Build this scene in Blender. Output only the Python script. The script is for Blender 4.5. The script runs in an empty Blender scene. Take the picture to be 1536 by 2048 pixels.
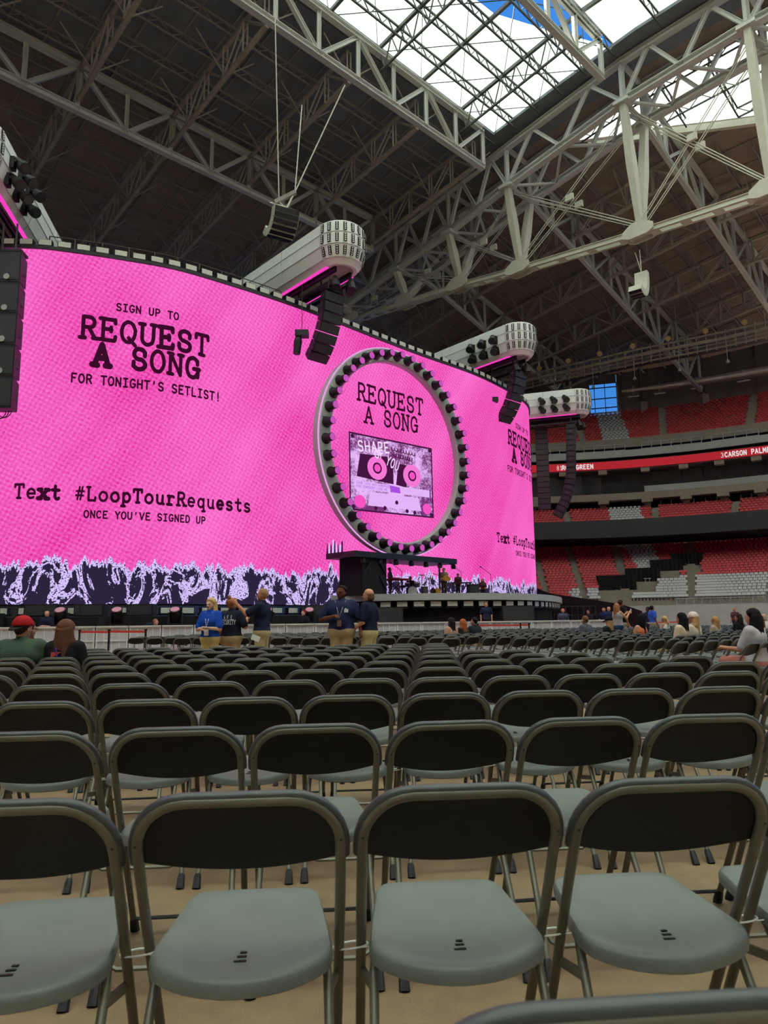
import bpy, math, random
import numpy as np
from mathutils import Matrix, Vector

random.seed(7)
rng = np.random.default_rng(7)
sc = bpy.context.scene
col = sc.collection

# ---------------------------------------------------------------- camera
FPX, PITCH, ROLL, CAMH = 1420.0, math.radians(8.8), math.radians(0.7), 1.13
cam_data = bpy.data.cameras.new('camera')
cam = bpy.data.objects.new('camera', cam_data)
col.objects.link(cam)
cam_data.sensor_fit = 'VERTICAL'
cam_data.sensor_height = 34.6
cam_data.lens = FPX / 2048 * 34.6
cam_data.clip_start, cam_data.clip_end = 0.05, 1000
cam_data.dof.use_dof = True
cam_data.dof.focus_distance = 7.0
cam_data.dof.aperture_fstop = 8.0
_r = Vector((1, 0, 0)); _f = Vector((0, math.cos(PITCH), math.sin(PITCH))); _u = Vector((0, -math.sin(PITCH), math.cos(PITCH)))
_c, _s = math.cos(ROLL), math.sin(ROLL)
_R = _c * _r - _s * _u; _U = _s * _r + _c * _u
cam.matrix_world = Matrix(((_R.x, _U.x, -_f.x, 0), (_R.y, _U.y, -_f.y, 0), (_R.z, _U.z, -_f.z, CAMH), (0, 0, 0, 1)))
sc.camera = cam

# ---------------------------------------------------------------- light, view
sc.view_settings.view_transform = 'Standard'
sc.view_settings.look = 'None'
sc.view_settings.gamma = 1.0
sc.view_settings.use_curve_mapping = False
sc.view_settings.exposure = 0.0
world = bpy.data.worlds.new('sky'); sc.world = world
world.use_nodes = True
world.node_tree.nodes['Background'].inputs[0].default_value = (0.055, 0.27, 0.80, 1)
world.node_tree.nodes['Background'].inputs[1].default_value = 1.0
sun_data = bpy.data.lights.new('sun', 'SUN')
sun_data.energy = 40.0
sun_data.angle = math.radians(6)
sun_data.color = (1.0, 0.97, 0.90)
sun = bpy.data.objects.new('sun', sun_data); col.objects.link(sun)
_bx, _by = -math.cos(math.radians(46)), math.sin(math.radians(46))
sun.rotation_euler = Vector((_bx * .64, _by * .64, .77)).to_track_quat('Z', 'Y').to_euler()
sc.cycles.max_bounces = 7
sc.cycles.diffuse_bounces = 4
sc.cycles.glossy_bounces = 2
sc.cycles.transmission_bounces = 4
sc.cycles.transparent_max_bounces = 8

# ---------------------------------------------------------------- pixel helpers (a pixel gives a direction only)
def ray(px, py):
    x = px - 768; y = 1024 - py
    x, y = _c * x + _s * y, -_s * x + _c * y
    return np.array([x, FPX * math.cos(PITCH) - y * math.sin(PITCH), y * math.cos(PITCH) + FPX * math.sin(PITCH)])
def atz(px, py, z):
    r = ray(px, py); return r * ((z - CAMH) / r[2]) + [0, 0, CAMH]
def atY(px, py, Y):
    r = ray(px, py); return r * (Y / r[1]) + [0, 0, CAMH]
def proj(p):
    x, f, u = p[0], p[1], p[2] - CAMH
    y = u * math.cos(PITCH) - f * math.sin(PITCH); z = f * math.cos(PITCH) + u * math.sin(PITCH)
    if z < 0.05: return (-9999, -9999)
    x, y = x * FPX / z, y * FPX / z
    x, y = _c * x - _s * y, _s * x + _c * y
    return (768 + x, 1024 - y)

# ---------------------------------------------------------------- materials
def lin(c):
    return tuple(((v / 255) / 12.92 if v / 255 <= 0.04045 else ((v / 255 + 0.055) / 1.055) ** 2.4) for v in c)
class NG:
    def __init__(s, name):
        s.m = bpy.data.materials.new(name); s.m.use_nodes = True
        s.t = s.m.node_tree; s.t.nodes.clear()
        s.out = s.t.nodes.new('ShaderNodeOutputMaterial')
    def n(s, typ, **kw):
        nd = s.t.nodes.new(typ)
        for k, v in kw.items(): setattr(nd, k, v)
        return nd
    def put(s, sock, v):
        if hasattr(v, 'is_output'): s.t.links.new(v, sock)
        elif isinstance(v, (tuple, list)) and len(v) == 3 and sock.type == 'RGBA': sock.default_value = (*v, 1)
        else: sock.default_value = v
    def math(s, op, a, b=0.0, c=0.0, clamp=False):
        nd = s.n('ShaderNodeMath', operation=op, use_clamp=clamp)
        s.put(nd.inputs[0], a); s.put(nd.inputs[1], b); s.put(nd.inputs[2], c)
        return nd.outputs[0]
    def mix(s, f, a, b):
        nd = s.n('ShaderNodeMix', data_type='RGBA')
        s.put(nd.inputs[0], f); s.put(nd.inputs[6], a); s.put(nd.inputs[7], b)
        return nd.outputs[2]
    def noise(s, vec, scale, detail=2.0, rough=0.5, dist=0.0):
        nd = s.n('ShaderNodeTexNoise')
        if vec is not None: s.t.links.new(vec, nd.inputs['Vector'])
        nd.inputs['Scale'].default_value = scale; nd.inputs['Detail'].default_value = detail
        nd.inputs['Roughness'].default_value = rough; nd.inputs['Distortion'].default_value = dist
        return nd.outputs[0]
    def ramp(s, v, lo, hi):
        nd = s.n('ShaderNodeMapRange'); nd.clamp = True
        s.put(nd.inputs[0], v); nd.inputs[1].default_value = lo; nd.inputs[2].default_value = hi
        return nd.outputs[0]
    def comb(s, x, y, z=0.0):
        nd = s.n('ShaderNodeCombineXYZ')
        s.put(nd.inputs[0], x); s.put(nd.inputs[1], y); s.put(nd.inputs[2], z)
        return nd.outputs[0]
def mat(name, rgb, rough=0.6, metal=0.0, var=0.12, scale=6.0, spec=0.4, bump=0.0, coat=0.0):
    g = NG(name); c = lin(rgb)
    co = g.n('ShaderNodeTexCoord').outputs['Object']
    nz = g.noise(co, scale, 3.0, 0.6)
    f = g.ramp(nz, 0.3, 0.7)
    dark = tuple(v * (1 - var) for v in c); lite = tuple(min(1, v * (1 + var)) for v in c)
    cc = g.mix(f, dark, lite)
    b = g.n('ShaderNodeBsdfPrincipled')
    g.put(b.inputs['Base Color'], cc); b.inputs['Roughness'].default_value = rough
    b.inputs['Metallic'].default_value = metal; b.inputs['Specular IOR Level'].default_value = spec
    if coat: b.inputs['Coat Weight'].default_value = coat
    if bump:
        bp = g.n('ShaderNodeBump'); bp.inputs['Strength'].default_value = bump; bp.inputs['Distance'].default_value = 0.02
        g.t.links.new(nz, bp.inputs['Height']); g.t.links.new(bp.outputs[0], b.inputs['Normal'])
    g.t.links.new(b.outputs[0], g.out.inputs[0])
    return g.m
def emit(name, rgb, strength=1.0):
    g = NG(name); e = g.n('ShaderNodeEmission')
    e.inputs[0].default_value = (*lin(rgb), 1); e.inputs[1].default_value = strength
    g.t.links.new(e.outputs[0], g.out.inputs[0]); return g.m

# ---------------------------------------------------------------- meshes
def V3(p): return np.array(p, float)
def unit(v):
    v = V3(v); return v / (np.linalg.norm(v) + 1e-12)
class MB:
    def __init__(s): s.V = []; s.F = []; s.M = []
    def add(s, V, F, m=0):
        k = len(s.V); s.V.extend([tuple(v) for v in V])
        for f in F: s.F.append(tuple(i + k for i in f)); s.M.append(m)
        return s
    def box(s, c, size, ax=None, m=0):
        c = V3(c); hx, hy, hz = [v / 2 for v in size]
        A = np.eye(3) if ax is None else np.array([unit(a) for a in ax])
        P = [c + A[0] * hx * i + A[1] * hy * j + A[2] * hz * k for k in (-1, 1) for j in (-1, 1) for i in (-1, 1)]
        return s.add(P, [(0, 2, 3, 1), (4, 5, 7, 6), (0, 1, 5, 4), (2, 6, 7, 3), (0, 4, 6, 2), (1, 3, 7, 5)], m)
    def rbox(s, x0, x1, y0, y1, z0, z1, m=0):
        return s.box(((x0 + x1) / 2, (y0 + y1) / 2, (z0 + z1) / 2), (x1 - x0, y1 - y0, z1 - z0), None, m)
    def beam(s, p0, p1, w, h=None, up=(0, 0, 1), m=0):
        h = h or w; p0 = V3(p0); p1 = V3(p1); d = unit(p1 - p0)
        sd = np.cross(d, up)
        if np.linalg.norm(sd) < 1e-3: sd = np.cross(d, (1, 0.3, 0))
        sd = unit(sd); u2 = np.cross(sd, d)
        return s.box((p0 + p1) / 2, (np.linalg.norm(p1 - p0), w, h), (d, sd, u2), m)
    def tube(s, path, r, n=8, closed=False, caps=True, m=0):
        P = [V3(p) for p in path]; N = len(P)
        R = [r] * N if np.isscalar(r) else list(r)
        rings = []; up = None
        for i in range(N):
            a = P[(i - 1) % N] if (closed or i > 0) else P[i]
            b = P[(i + 1) % N] if (closed or i < N - 1) else P[i]
            d = unit(b - a)
            if up is None:
                up = np.cross(d, (0, 0, 1))
                if np.linalg.norm(up) < 1e-3: up = np.cross(d, (0, 1, 0))
            up = unit(up - d * np.dot(up, d)); sd = np.cross(d, up)
            rings.append([P[i] + R[i] * (math.cos(2 * math.pi * k / n) * up + math.sin(2 * math.pi * k / n) * sd) for k in range(n)])
        V = [v for rg in rings for v in rg]; F = []
        for i in range(N if closed else N - 1):
            j = (i + 1) % N
            for k in range(n):
                F.append((i * n + k, i * n + (k + 1) % n, j * n + (k + 1) % n, j * n + k))
        if caps and not closed:
            F.append(tuple(range(n - 1, -1, -1))); F.append(tuple((N - 1) * n + k for k in range(n)))
        return s.add(V, F, m)
    def lathe(s, org, axis, prof, n=16, m=0, cap=True):
        # prof: list of (distance along axis, radius)
        org = V3(org); d = unit(axis); a = np.cross(d, (0, 0, 1))
        if np.linalg.norm(a) < 1e-3: a = np.array([1.0, 0, 0])
        a = unit(a); b = np.cross(d, a); V = []; F = []
        for (h, r) in prof:
            for k in range(n):
                t = 2 * math.pi * k / n; V.append(org + d * h + r * (math.cos(t) * a + math.sin(t) * b))
        for i in range(len(prof) - 1):
            for k in range(n): F.append((i * n + k, i * n + (k + 1) % n, (i + 1) * n + (k + 1) % n, (i + 1) * n + k))
        if cap:
            F.append(tuple(range(n - 1, -1, -1))); F.append(tuple((len(prof) - 1) * n + k for k in range(n)))
        return s.add(V, F, m)
    def prism(s, poly, org, ax, ay, depth, m=0):
        # polygon in the plane (ax, ay) pushed along ax x ay by depth
        org = V3(org); ax = V3(ax); ay = V3(ay); nz = unit(np.cross(ax, ay)) * depth; n = len(poly)
        A = [org + ax * p[0] + ay * p[1] for p in poly]; B = [p + nz for p in A]
        F = [tuple(range(n - 1, -1, -1)), tuple(range(n, 2 * n))] + [(i, (i + 1) % n, n + (i + 1) % n, n + i) for i in range(n)]
        return s.add(A + B, F, m)
    def loft(s, secs, m=0, cap=True, closed=True):
        n = len(secs[0]); V = [p for sec in secs for p in sec]; F = []
        for i in range(len(secs) - 1):
            for k in range(n if closed else n - 1):
                F.append((i * n + k, i * n + (k + 1) % n, (i + 1) * n + (k + 1) % n, (i + 1) * n + k))
        if cap and closed:
            F.append(tuple(range(n - 1, -1, -1))); F.append(tuple((len(secs) - 1) * n + k for k in range(n)))
        return s.add(V, F, m)
    def mesh(s, name, mats, smooth=False):
        me = bpy.data.meshes.new(name)
        me.from_pydata([tuple(float(x) for x in v) for v in s.V], [], s.F)
        for mm in (mats if isinstance(mats, (list, tuple)) else [mats]): me.materials.append(mm)
        if any(s.M): me.polygons.foreach_set('material_index', s.M)
        if smooth:
            me.polygons.foreach_set('use_smooth', [True] * len(me.polygons))
            try: me.set_sharp_from_angle(angle=math.radians(40))
            except Exception: pass
        me.update(); return me
    def build(s, name, mats, parent=None, smooth=False, **tags):
        return obj(name, s.mesh(name, mats, smooth), parent, **tags)
def obj(name, me, parent=None, label=None, category=None, group=None, kind=None, local=False, matrix=None):
    o = bpy.data.objects.new(name, me); col.objects.link(o)
    if matrix is not None: o.matrix_basis = matrix
    if parent is not None:
        o.parent = parent
        if not local: o.matrix_parent_inverse = parent.matrix_basis.inverted()
    tag(o, label, category, group, kind); return o
def tag(o, label=None, category=None, group=None, kind=None):
    if label: o['label'] = label
    if category: o['category'] = category
    if group: o['group'] = group
    if kind: o['kind'] = kind
    return o
def thing(name, label=None, category=None, loc=(0, 0, 0), rotz=0.0, group=None, kind=None):
    o = bpy.data.objects.new(name, None); col.objects.link(o)
    o.empty_display_size = 0.2
    o.matrix_basis = Matrix.Translation(Vector([float(v) for v in loc])) @ Matrix.Rotation(rotz, 4, 'Z')
    return tag(o, label, category, group, kind)
def copy_tree(src, kids, loc, rotz=0.0, label=None, group=None, category=None):
    r = src.copy(); col.objects.link(r)
    r.matrix_basis = Matrix.Translation(Vector([float(v) for v in loc])) @ Matrix.Rotation(rotz, 4, 'Z')
    tag(r, label, category, group)
    def rec(lst, par):
        for (ch, sub) in lst:
            c = ch.copy(); col.objects.link(c); c.parent = par
            rec(sub, c)
    rec(kids, r); return r
def kids_of(o): return [(c, kids_of(c)) for c in o.children]
_unit = {}
def member(parent, name, p0, p1, w, h, m, kind='box', up=(0, 0, 1)):
    """one steel member: a shared unit mesh placed by its own matrix"""
    key = (kind, m.name)
    if key not in _unit:
        b = MB()
        if kind == 'box': b.box((0, 0, 0), (1, 1, 1))
        elif kind == 'H':
            b.box((0, 0, .45), (1, 1, .1)); b.box((0, 0, -.45), (1, 1, .1)); b.box((0, 0, 0), (1, .16, .8))
        elif kind == 'pipe': b.lathe((-.5, 0, 0), (1, 0, 0), [(0, .5), (1, .5)], 8)
        _unit[key] = b.mesh('steel_' + kind, m)
    p0 = V3(p0); p1 = V3(p1); L = np.linalg.norm(p1 - p0); d = (p1 - p0) / L
    sd = np.cross(d, up)
    if np.linalg.norm(sd) < 1e-3: sd = np.cross(d, (1, .3, 0))
    sd = unit(sd); u2 = np.cross(sd, d); c = (p0 + p1) / 2
    # scale (L, w, h)
    Mx = Matrix(((d[0] * L, -sd[0] * w, u2[0] * h, c[0]), (d[1] * L, -sd[1] * w, u2[1] * h, c[1]), (d[2] * L, -sd[2] * w, u2[2] * h, c[2]), (0, 0, 0, 1)))
    return obj(name, _unit[key], parent, matrix=Mx)
ORD = ['first', 'second', 'third', 'fourth', 'fifth', 'sixth', 'seventh', 'eighth', 'ninth', 'tenth', 'eleventh', 'twelfth', 'thirteenth', 'fourteenth', 'fifteenth', 'sixteenth', 'seventeenth', 'eighteenth', 'nineteenth', 'twentieth']
ORD += ['twenty-' + o for o in ORD[:9]] + ['thirtieth'] + ['thirty-' + o for o in ORD[:9]] + ['fortieth'] + ['forty-' + o for o in ORD[:9]] + ['fiftieth']

# ---------------------------------------------------------------- palette
m_floor = None
M = {}
M['steel'] = mat('painted_steel', (200, 202, 196), 0.55, 0, .08, 2)
M['steel_cream'] = mat('cream_steel', (205, 203, 186), 0.5, 0, .06, 2)
M['steel_brown'] = mat('brown_steel', (164, 154, 140), 0.7, 0, .12, 2)
M['deck'] = mat('roof_deck', (112, 118, 128), 0.9, 0, .15, 0.6)
M['deck_far'] = mat('roof_deck_brown', (142, 128, 120), 0.9, 0, .15, 0.6)
M['joist'] = mat('roof_joist_steel', (144, 138, 132), 0.75, 0, .12, 2)
M['black'] = mat('black_metal', (26, 25, 28), 0.5, 0, .2, 8)
M['blackcloth'] = mat('black_drape', (20, 19, 21), 0.95, 0, .3, 4)
M['white'] = mat('white_shell', (228, 229, 226), 0.45, 0, .04, 2)
M['grey'] = mat('grey_panel', (168, 170, 168), 0.5, 0, .06, 3)
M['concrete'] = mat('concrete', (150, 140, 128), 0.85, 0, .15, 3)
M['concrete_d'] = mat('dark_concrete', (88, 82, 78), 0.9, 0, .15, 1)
M['redseat'] = mat('red_plastic', (206, 58, 66), 0.45, 0, .12, 1.5)
M['greyseat'] = mat('grey_plastic', (196, 196, 198), 0.45, 0, .1, 1.5)
# ================================================================ floor and roof
CP = [(120, 20), (98, 50), (76, 74), (50, 92), (38, 98.3), (26, 101.4), (12, 102.2), (-8, 99), (-30, 91), (-50, 78)]
def catmull(P, n=24):
    P = [np.array(p, float) for p in P]; P = [2 * P[0] - P[1]] + P + [2 * P[-1] - P[-2]]; out = []
    for i in range(1, len(P) - 2):
        for k in range(n):
            t = k / n; a, b, c, d = P[i - 1], P[i], P[i + 1], P[i + 2]
            out.append(.5 * (2 * b + (c - a) * t + (2 * a - 5 * b + 4 * c - d) * t * t + (3 * b - a - 3 * c + d) * t ** 3))
    return np.array(out + [P[-2]])
_bp = catmull(CP); _bs = np.r_[0, np.cumsum(np.linalg.norm(np.diff(_bp, axis=0), axis=1))]
_bd = np.gradient(_bp, axis=0); _bd /= np.linalg.norm(_bd, axis=1)[:, None]
def outward(x, y):
    i = int(np.argmin(((_bp - [x, y]) ** 2).sum(1))); return float((np.array([x, y]) - _bp[i]) @ np.array([_bd[i][1], -_bd[i][0]]))
T2 = np.array([math.sin(math.radians(46)), math.cos(math.radians(46))])
B2 = np.array([-T2[1], T2[0]])
def TB(t, b, z): return np.array([T2[0] * t + B2[0] * b, T2[1] * t + B2[1] * b, z])

g = NG('floor_covering')
co = g.n('ShaderNodeTexCoord').outputs['Object']
n1 = g.noise(co, 220, 3, .7); n2 = g.noise(co, 0.9, 4, .6); n3 = g.noise(co, 9, 5, .65)
f = g.math('ADD', g.math('MULTIPLY', n1, .45), g.math('ADD', g.math('MULTIPLY', n2, .3), g.math('MULTIPLY', n3, .25)))
cc = g.mix(g.ramp(f, .35, .65), lin((116, 93, 68)), lin((172, 145, 112)))
b = g.n('ShaderNodeBsdfPrincipled'); g.put(b.inputs['Base Color'], cc); b.inputs['Roughness'].default_value = .62
bp = g.n('ShaderNodeBump'); bp.inputs['Strength'].default_value = .35; bp.inputs['Distance'].default_value = .004
g.t.links.new(n1, bp.inputs['Height']); g.t.links.new(bp.outputs[0], b.inputs['Normal'])
g.t.links.new(b.outputs[0], g.out.inputs[0]); m_floor = g.m
MB().rbox(-95, 115, -85, 125, -.3, 0).build('floor', m_floor, kind='structure')

ZB = [(-80, 58.4), (29.5, 58.2), (44.2, 56.4), (62.5, 53.9), (80, 51.0), (100, 46.5), (128, 38)]
def zb(b): return float(np.interp(b, [q[0] for q in ZB], [q[1] for q in ZB]))
def zd(t, b): return zb(b) - .22 * max(0.0, t - 66) - .10 * max(0.0, -62 - t)

def deck(name, t0, t1, b0, b1, nt, nb, m, inside=None):
    mb = MB(); ts = np.linspace(t0, t1, nt + 1); bs = np.linspace(b0, b1, nb + 1); th = .35
    for i in range(nt):
        for j in range(nb):
            tm, bm = (ts[i] + ts[i + 1]) / 2, (bs[j] + bs[j + 1]) / 2
            if inside and not inside(tm, bm): continue
            q = [(ts[i], bs[j]), (ts[i + 1], bs[j]), (ts[i + 1], bs[j + 1]), (ts[i], bs[j + 1])]
            lo = [TB(t, b_, zd(t, b_)) for t, b_ in q]; hi = [p + [0, 0, th] for p in lo]
            mb.add(lo + hi, [(0, 1, 2, 3), (7, 6, 5, 4), (0, 4, 5, 1), (1, 5, 6, 2), (2, 6, 7, 3), (3, 7, 4, 0)])
    return mb.build(name, m, kind='structure')
# second skylight beyond the long truss: boundary curve seen in the photograph, laid on the deck
def skb(t): return 38.5 - 1.42 * (t - 69.2) - .03 * (t - 69.2) ** 2
def sky2(t, b): return t > 69 and b < skb(t) and t < 96
ceil_a = deck('ceiling', -75, 66, 44.2, 62.5, 20, 6, M['deck'])
ceil_f = deck('ceiling.005', -75, 66, 62.5, 128, 20, 12, M['deck_far'])
def deck_beyond():
    mb = MB(); ts = np.r_[np.linspace(66, 69, 3), np.linspace(70, 96, 27), np.linspace(98, 135, 20)]
    lo_b = lambda t: -60.0 if t < 69 or t > 96 else max(-60.0, skb(t))
    for i in range(len(ts) - 1):
        t0, t1 = ts[i], ts[i + 1]; c = (t0 >= 68.9 and t1 <= 96.1)
        a0, a1 = (skb(t0), skb(t1)) if c else (-60.0, -60.0); n = 70
        for j in range(n):
            q = [(t0, a0 + (128 - a0) * j / n), (t1, a1 + (128 - a1) * j / n), (t1, a1 + (128 - a1) * (j + 1) / n), (t0, a0 + (128 - a0) * (j + 1) / n)]
            tm, bm = sum(v[0] for v in q) / 4, sum(v[1] for v in q) / 4
            if outward(*TB(tm, bm, 0)[:2]) > 23.5 and 0 < bm < 90: continue
            lo = [TB(t, b_, zd(t, b_)) for t, b_ in q]; hi = [p + [0, 0, .35] for p in lo]
            mb.add(lo + hi, [(0, 1, 2, 3), (7, 6, 5, 4), (0, 4, 5, 1), (1, 5, 6, 2), (2, 6, 7, 3), (3, 7, 4, 0)])
    return mb.build('ceiling.001', M['deck_far'], kind='structure')
ceil_b = deck_beyond()
ceil_c = deck('ceiling.002', 61, 66, -60, 44.2, 1, 12, M['deck'])
ceil_d = deck('ceiling.003', -110, -62, -60, 44.2, 4, 8, M['deck'])
ceil_e = deck('ceiling.004', -75, 66, -75, -45, 8, 2, M['deck'])

# lattice joists under the deck and the deck seams, one part each
def joist(parent, t0, t1, b_):
    while t1 > 70 and t1 > t0 + 3 and outward(*TB(t1, b_, 0)[:2]) > 21.8: t1 -= 1
    mb = MB(); n = int((t1 - t0) / 2.35)
    ts = np.linspace(t0, t1, n + 1)
    for i in range(n):
        a, c = ts[i], ts[i + 1]; m_ = (a + c) / 2
        za, zc, zm = zd(a, b_), zd(c, b_), zd(m_, b_)
        mb.beam(TB(a, b_, za - .95), TB(c, b_, zc - .95), .14)
        mb.beam(TB(a, b_, za - .08), TB(c, b_, zc - .08), .16)
        mb.beam(TB(a, b_, za - .1), TB(m_, b_, zm - .92), .07); mb.beam(TB(m_, b_, zm - .92), TB(c, b_, zc - .1), .07)
    mb.build('roof_joist', M['joist'], parent)
for b_ in np.arange(47.5, 110, 3.35): joist(ceil_a, -8, 65, b_)
for b_ in np.arange(20, 110, 3.35): joist(ceil_b, 68 if not sky2(69.5, b_) else 74 + (38 - b_) * .5, 118, b_)
def seam(parent, t, b0, b1):
    mb = MB(); bs = [q for q in list(np.arange(b0, b1, 6)) + [b1] if t < 70 or outward(*TB(t, q, 0)[:2]) < 21.8]
    for i in range(len(bs) - 1):
        mb.beam(TB(t, bs[i], zd(t, bs[i]) - .05), TB(t, bs[i + 1], zd(t, bs[i + 1]) - .05), .13, .14)
    mb.build('deck_seam', M['joist'], parent)
for t in np.arange(-4.0, 64, 3.13): seam(ceil_a, t, 45, 110)
for t in np.arange(72.0, 118, 3.13): seam(ceil_b, t, max(5, skb(t) + 2) if t < 97 else 5, 110)

# brown secondary trusses, parallel to the long truss
def secondary(t, b0, b1, label, group, m=M['steel_brown'], dep=3.2):
    base = TB(t, b0, zd(t, b0)); r = thing('secondary_roof_truss', label, 'roof truss', base, 0, group)
    bs = np.array([q for q in np.arange(b0, b1 + .1, 3.35) if t < 70 or outward(*TB(t, q, 0)[:2]) < 21.5])
    top = [TB(t, q, zd(t, q) - 1.05) for q in bs]; bot = [TB(t, q, zd(t, q) - 1.05 - dep) for q in bs]
    c1 = MB(); c2 = MB(); web = MB(); br = MB()
    for i in range(len(bs) - 1):
        c1.beam(top[i], top[i + 1], .34, .3)
        c2.beam(bot[i], bot[i + 1], .38, .32)
        for s in (-.22, .22):
            o = TB(s, 0, 0)
            if i % 2 == 0: web.beam(bot[i] + o, top[i + 1] + o, .14)
            else: web.beam(top[i] + o, bot[i + 1] + o, .14)
            web.beam(bot[i] + o, top[i] + o, .15)
        if i % 2 == 0:
            for s in (-1, 1): br.beam(bot[i] + [0, 0, .2], TB(t + s * 3.1, bs[i], zd(t + s * 3.1, bs[i]) - .9), .11)
    c1.build('top_chord', m, r); c2.build('bottom_chord', m, r); tag(web.build('web', m, r), kind='stuff'); tag(br.build('knee_brace', m, r), kind='stuff')
sec_ts = [21.2 + 9.4 * k for k in range(-2, 5)]
for i, t in enumerate(sec_ts):
    secondary(t, 45.5, 100, 'brown lattice roof truss under the dark deck, %s from the left' % ORD[i], 'brown secondary trusses over the stage')
for i, t in enumerate([77.4, 86.8, 96.2, 105.6]):
    secondary(t, (30, 12, 2, 0)[i], 100, 'brown lattice truss beyond the long cream truss, %s one outward' % ORD[i], 'brown secondary trusses over the far stand', dep=3.0)

# grey transverse trusses (each member its own part)
def transverse(b_, t0, t1, zt, zbot, label, w=.55, nodes=None, m=M['steel'], name='transverse_roof_truss'):
    r = thing(name, label, 'roof truss', TB(t0, b_, zbot(t0)), 0)
    nd = [t for t in nodes if t < 70 or outward(*TB(t, b_, 0)[:2]) < 21.5]
    tp = [TB(t, b_, zt(t)) for t in nd]; bt = [TB(t, b_, zbot(t)) for t in nd]
    for i in range(len(nd) - 1):
        member(r, 'top_chord', tp[i], tp[i + 1], w, w, m, 'H'); member(r, 'bottom_chord', bt[i], bt[i + 1], w, w, m, 'H')
    for i in range(len(nd)):
        member(r, 'post', bt[i], tp[i], w * .62, w * .62, m, 'H')
        if i % 2 == 0:
            if i > 0: member(r, 'diagonal', tp[i], bt[i - 1], w * .66, w * .66, m, 'H')
            if i < len(nd) - 1: member(r, 'diagonal', tp[i], bt[i + 1], w * .66, w * .66, m, 'H')
    return r
def nodes_for(t_last, n0): return [t_last - 4.7 * k for k in range(n0, -1, -1)]
transverse(62.5, 0, 0, lambda t: 53.2, lambda t: 48.7, 'grey roof truss crossing above the pink screen, nearest the dark lower deck', .62, nodes_for(58.8, 14))
transverse(44.2, 0, 0, lambda t: 55.9, lambda t: 51.2, 'grey roof truss along the near edge of the bright skylight', .6, nodes_for(58.8, 14))
transverse(29.5, 0, 0, lambda t: 57.6, lambda t: 53.3, 'grey roof truss between the two bright skylight panels', .6, nodes_for(58.8, 14))
for b_, z0, lab in ((62.5, 48.3, 'grey roof truss running out over the far stand, below the others'), (44.2, 51.0, 'grey roof truss running out over the far stand, middle one'), (29.5, 53.3, 'grey roof truss running out over the far stand beside the second skylight')):
    transverse(b_, 0, 0, lambda t, b_=b_: zd(t, b_) - .9, lambda t, b_=b_, z0=z0: min(z0, zd(t, b_) - 5) - .06 * (t - 68), lab, .5, [68 + 4.7 * k for k in range(11)])

# the long lens-shaped truss
r = thing('long_roof_truss', 'long cream lens-shaped roof truss with V posts and tie rods', 'roof truss', TB(65, 64, 43))
bn = [-20, -8, 5, 17.5, 29.5, 44.0, 53.0, 62.3, 73]
NZ = [52, 53, 53.6, 53.6, 53.1, 50.8, 48.9, 47.6, 46.0]
BZ = [39.9, 38.6, 38.0, 38.3, 39.4, 41.1, 42.4, 43.4, 44.6]
TZ = [57.6, 57.8, 57.9, 57.8, 57.6, 55.6, 54.3, 52.9, 51.0]
ta, tb_ = 63.0, 67.5
for k in range(len(bn)):
    for t in (ta, tb_):
        member(r, 'web_post', TB(t, bn[k], NZ[k]), TB(t, bn[k], TZ[k]), .42, .42, M['steel'], 'H')
    member(r, 'cross_strut', TB(ta, bn[k], NZ[k]), TB(tb_, bn[k], NZ[k]), .4, .4, M['steel'], 'H')
    member(r, 'cross_strut', TB(ta, bn[k], TZ[k]), TB(tb_, bn[k], TZ[k]), .4, .4, M['steel'], 'H')
    if k < len(bn) - 1:
        for t in (ta, tb_):
            member(r, 'arch_bottom_chord', TB(t, bn[k], NZ[k]), TB(t, bn[k + 1], NZ[k + 1]), .8, .7, M['steel'], 'H')
            member(r, 'arch_top_chord', TB(t, bn[k], TZ[k]), TB(t, bn[k + 1], TZ[k + 1]), .7, .6, M['steel'], 'H')
            nseg = 4
            for q in range(nseg):
                f0, f1 = q / nseg, (q + 1) / nseg
                z0 = NZ[k] + (NZ[k + 1] - NZ[k]) * f0; z1 = TZ[k] + (TZ[k + 1] - TZ[k]) * f1
                zz0 = TZ[k] + (TZ[k + 1] - TZ[k]) * f0; zz1 = NZ[k] + (NZ[k + 1] - NZ[k]) * f1
                ba, bb = bn[k] + (bn[k + 1] - bn[k]) * f0, bn[k] + (bn[k + 1] - bn[k]) * f1
                if q % 2 == 0: member(r, 'diagonal', TB(t, ba, z0), TB(t, bb, z1), .36, .36, M['steel'], 'H')
                else: member(r, 'diagonal', TB(t, ba, zz0), TB(t, bb, zz1), .36, .36, M['steel'], 'H')
        nseg = 4
        for q in range(nseg):
            f0, f1 = q / nseg, (q + 1) / nseg
            ba, bb = bn[k] + (bn[k + 1] - bn[k]) * f0, bn[k] + (bn[k + 1] - bn[k]) * f1
            zz = lambda f_: NZ[k] + (NZ[k + 1] - NZ[k]) * f_
            a_, c_ = (ta, tb_) if q % 2 == 0 else (tb_, ta)
            member(r, 'lateral_brace', TB(a_, ba, zz(f0)), TB(c_, bb, zz(f1)), .26, .26, M['steel'], 'box')
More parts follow.
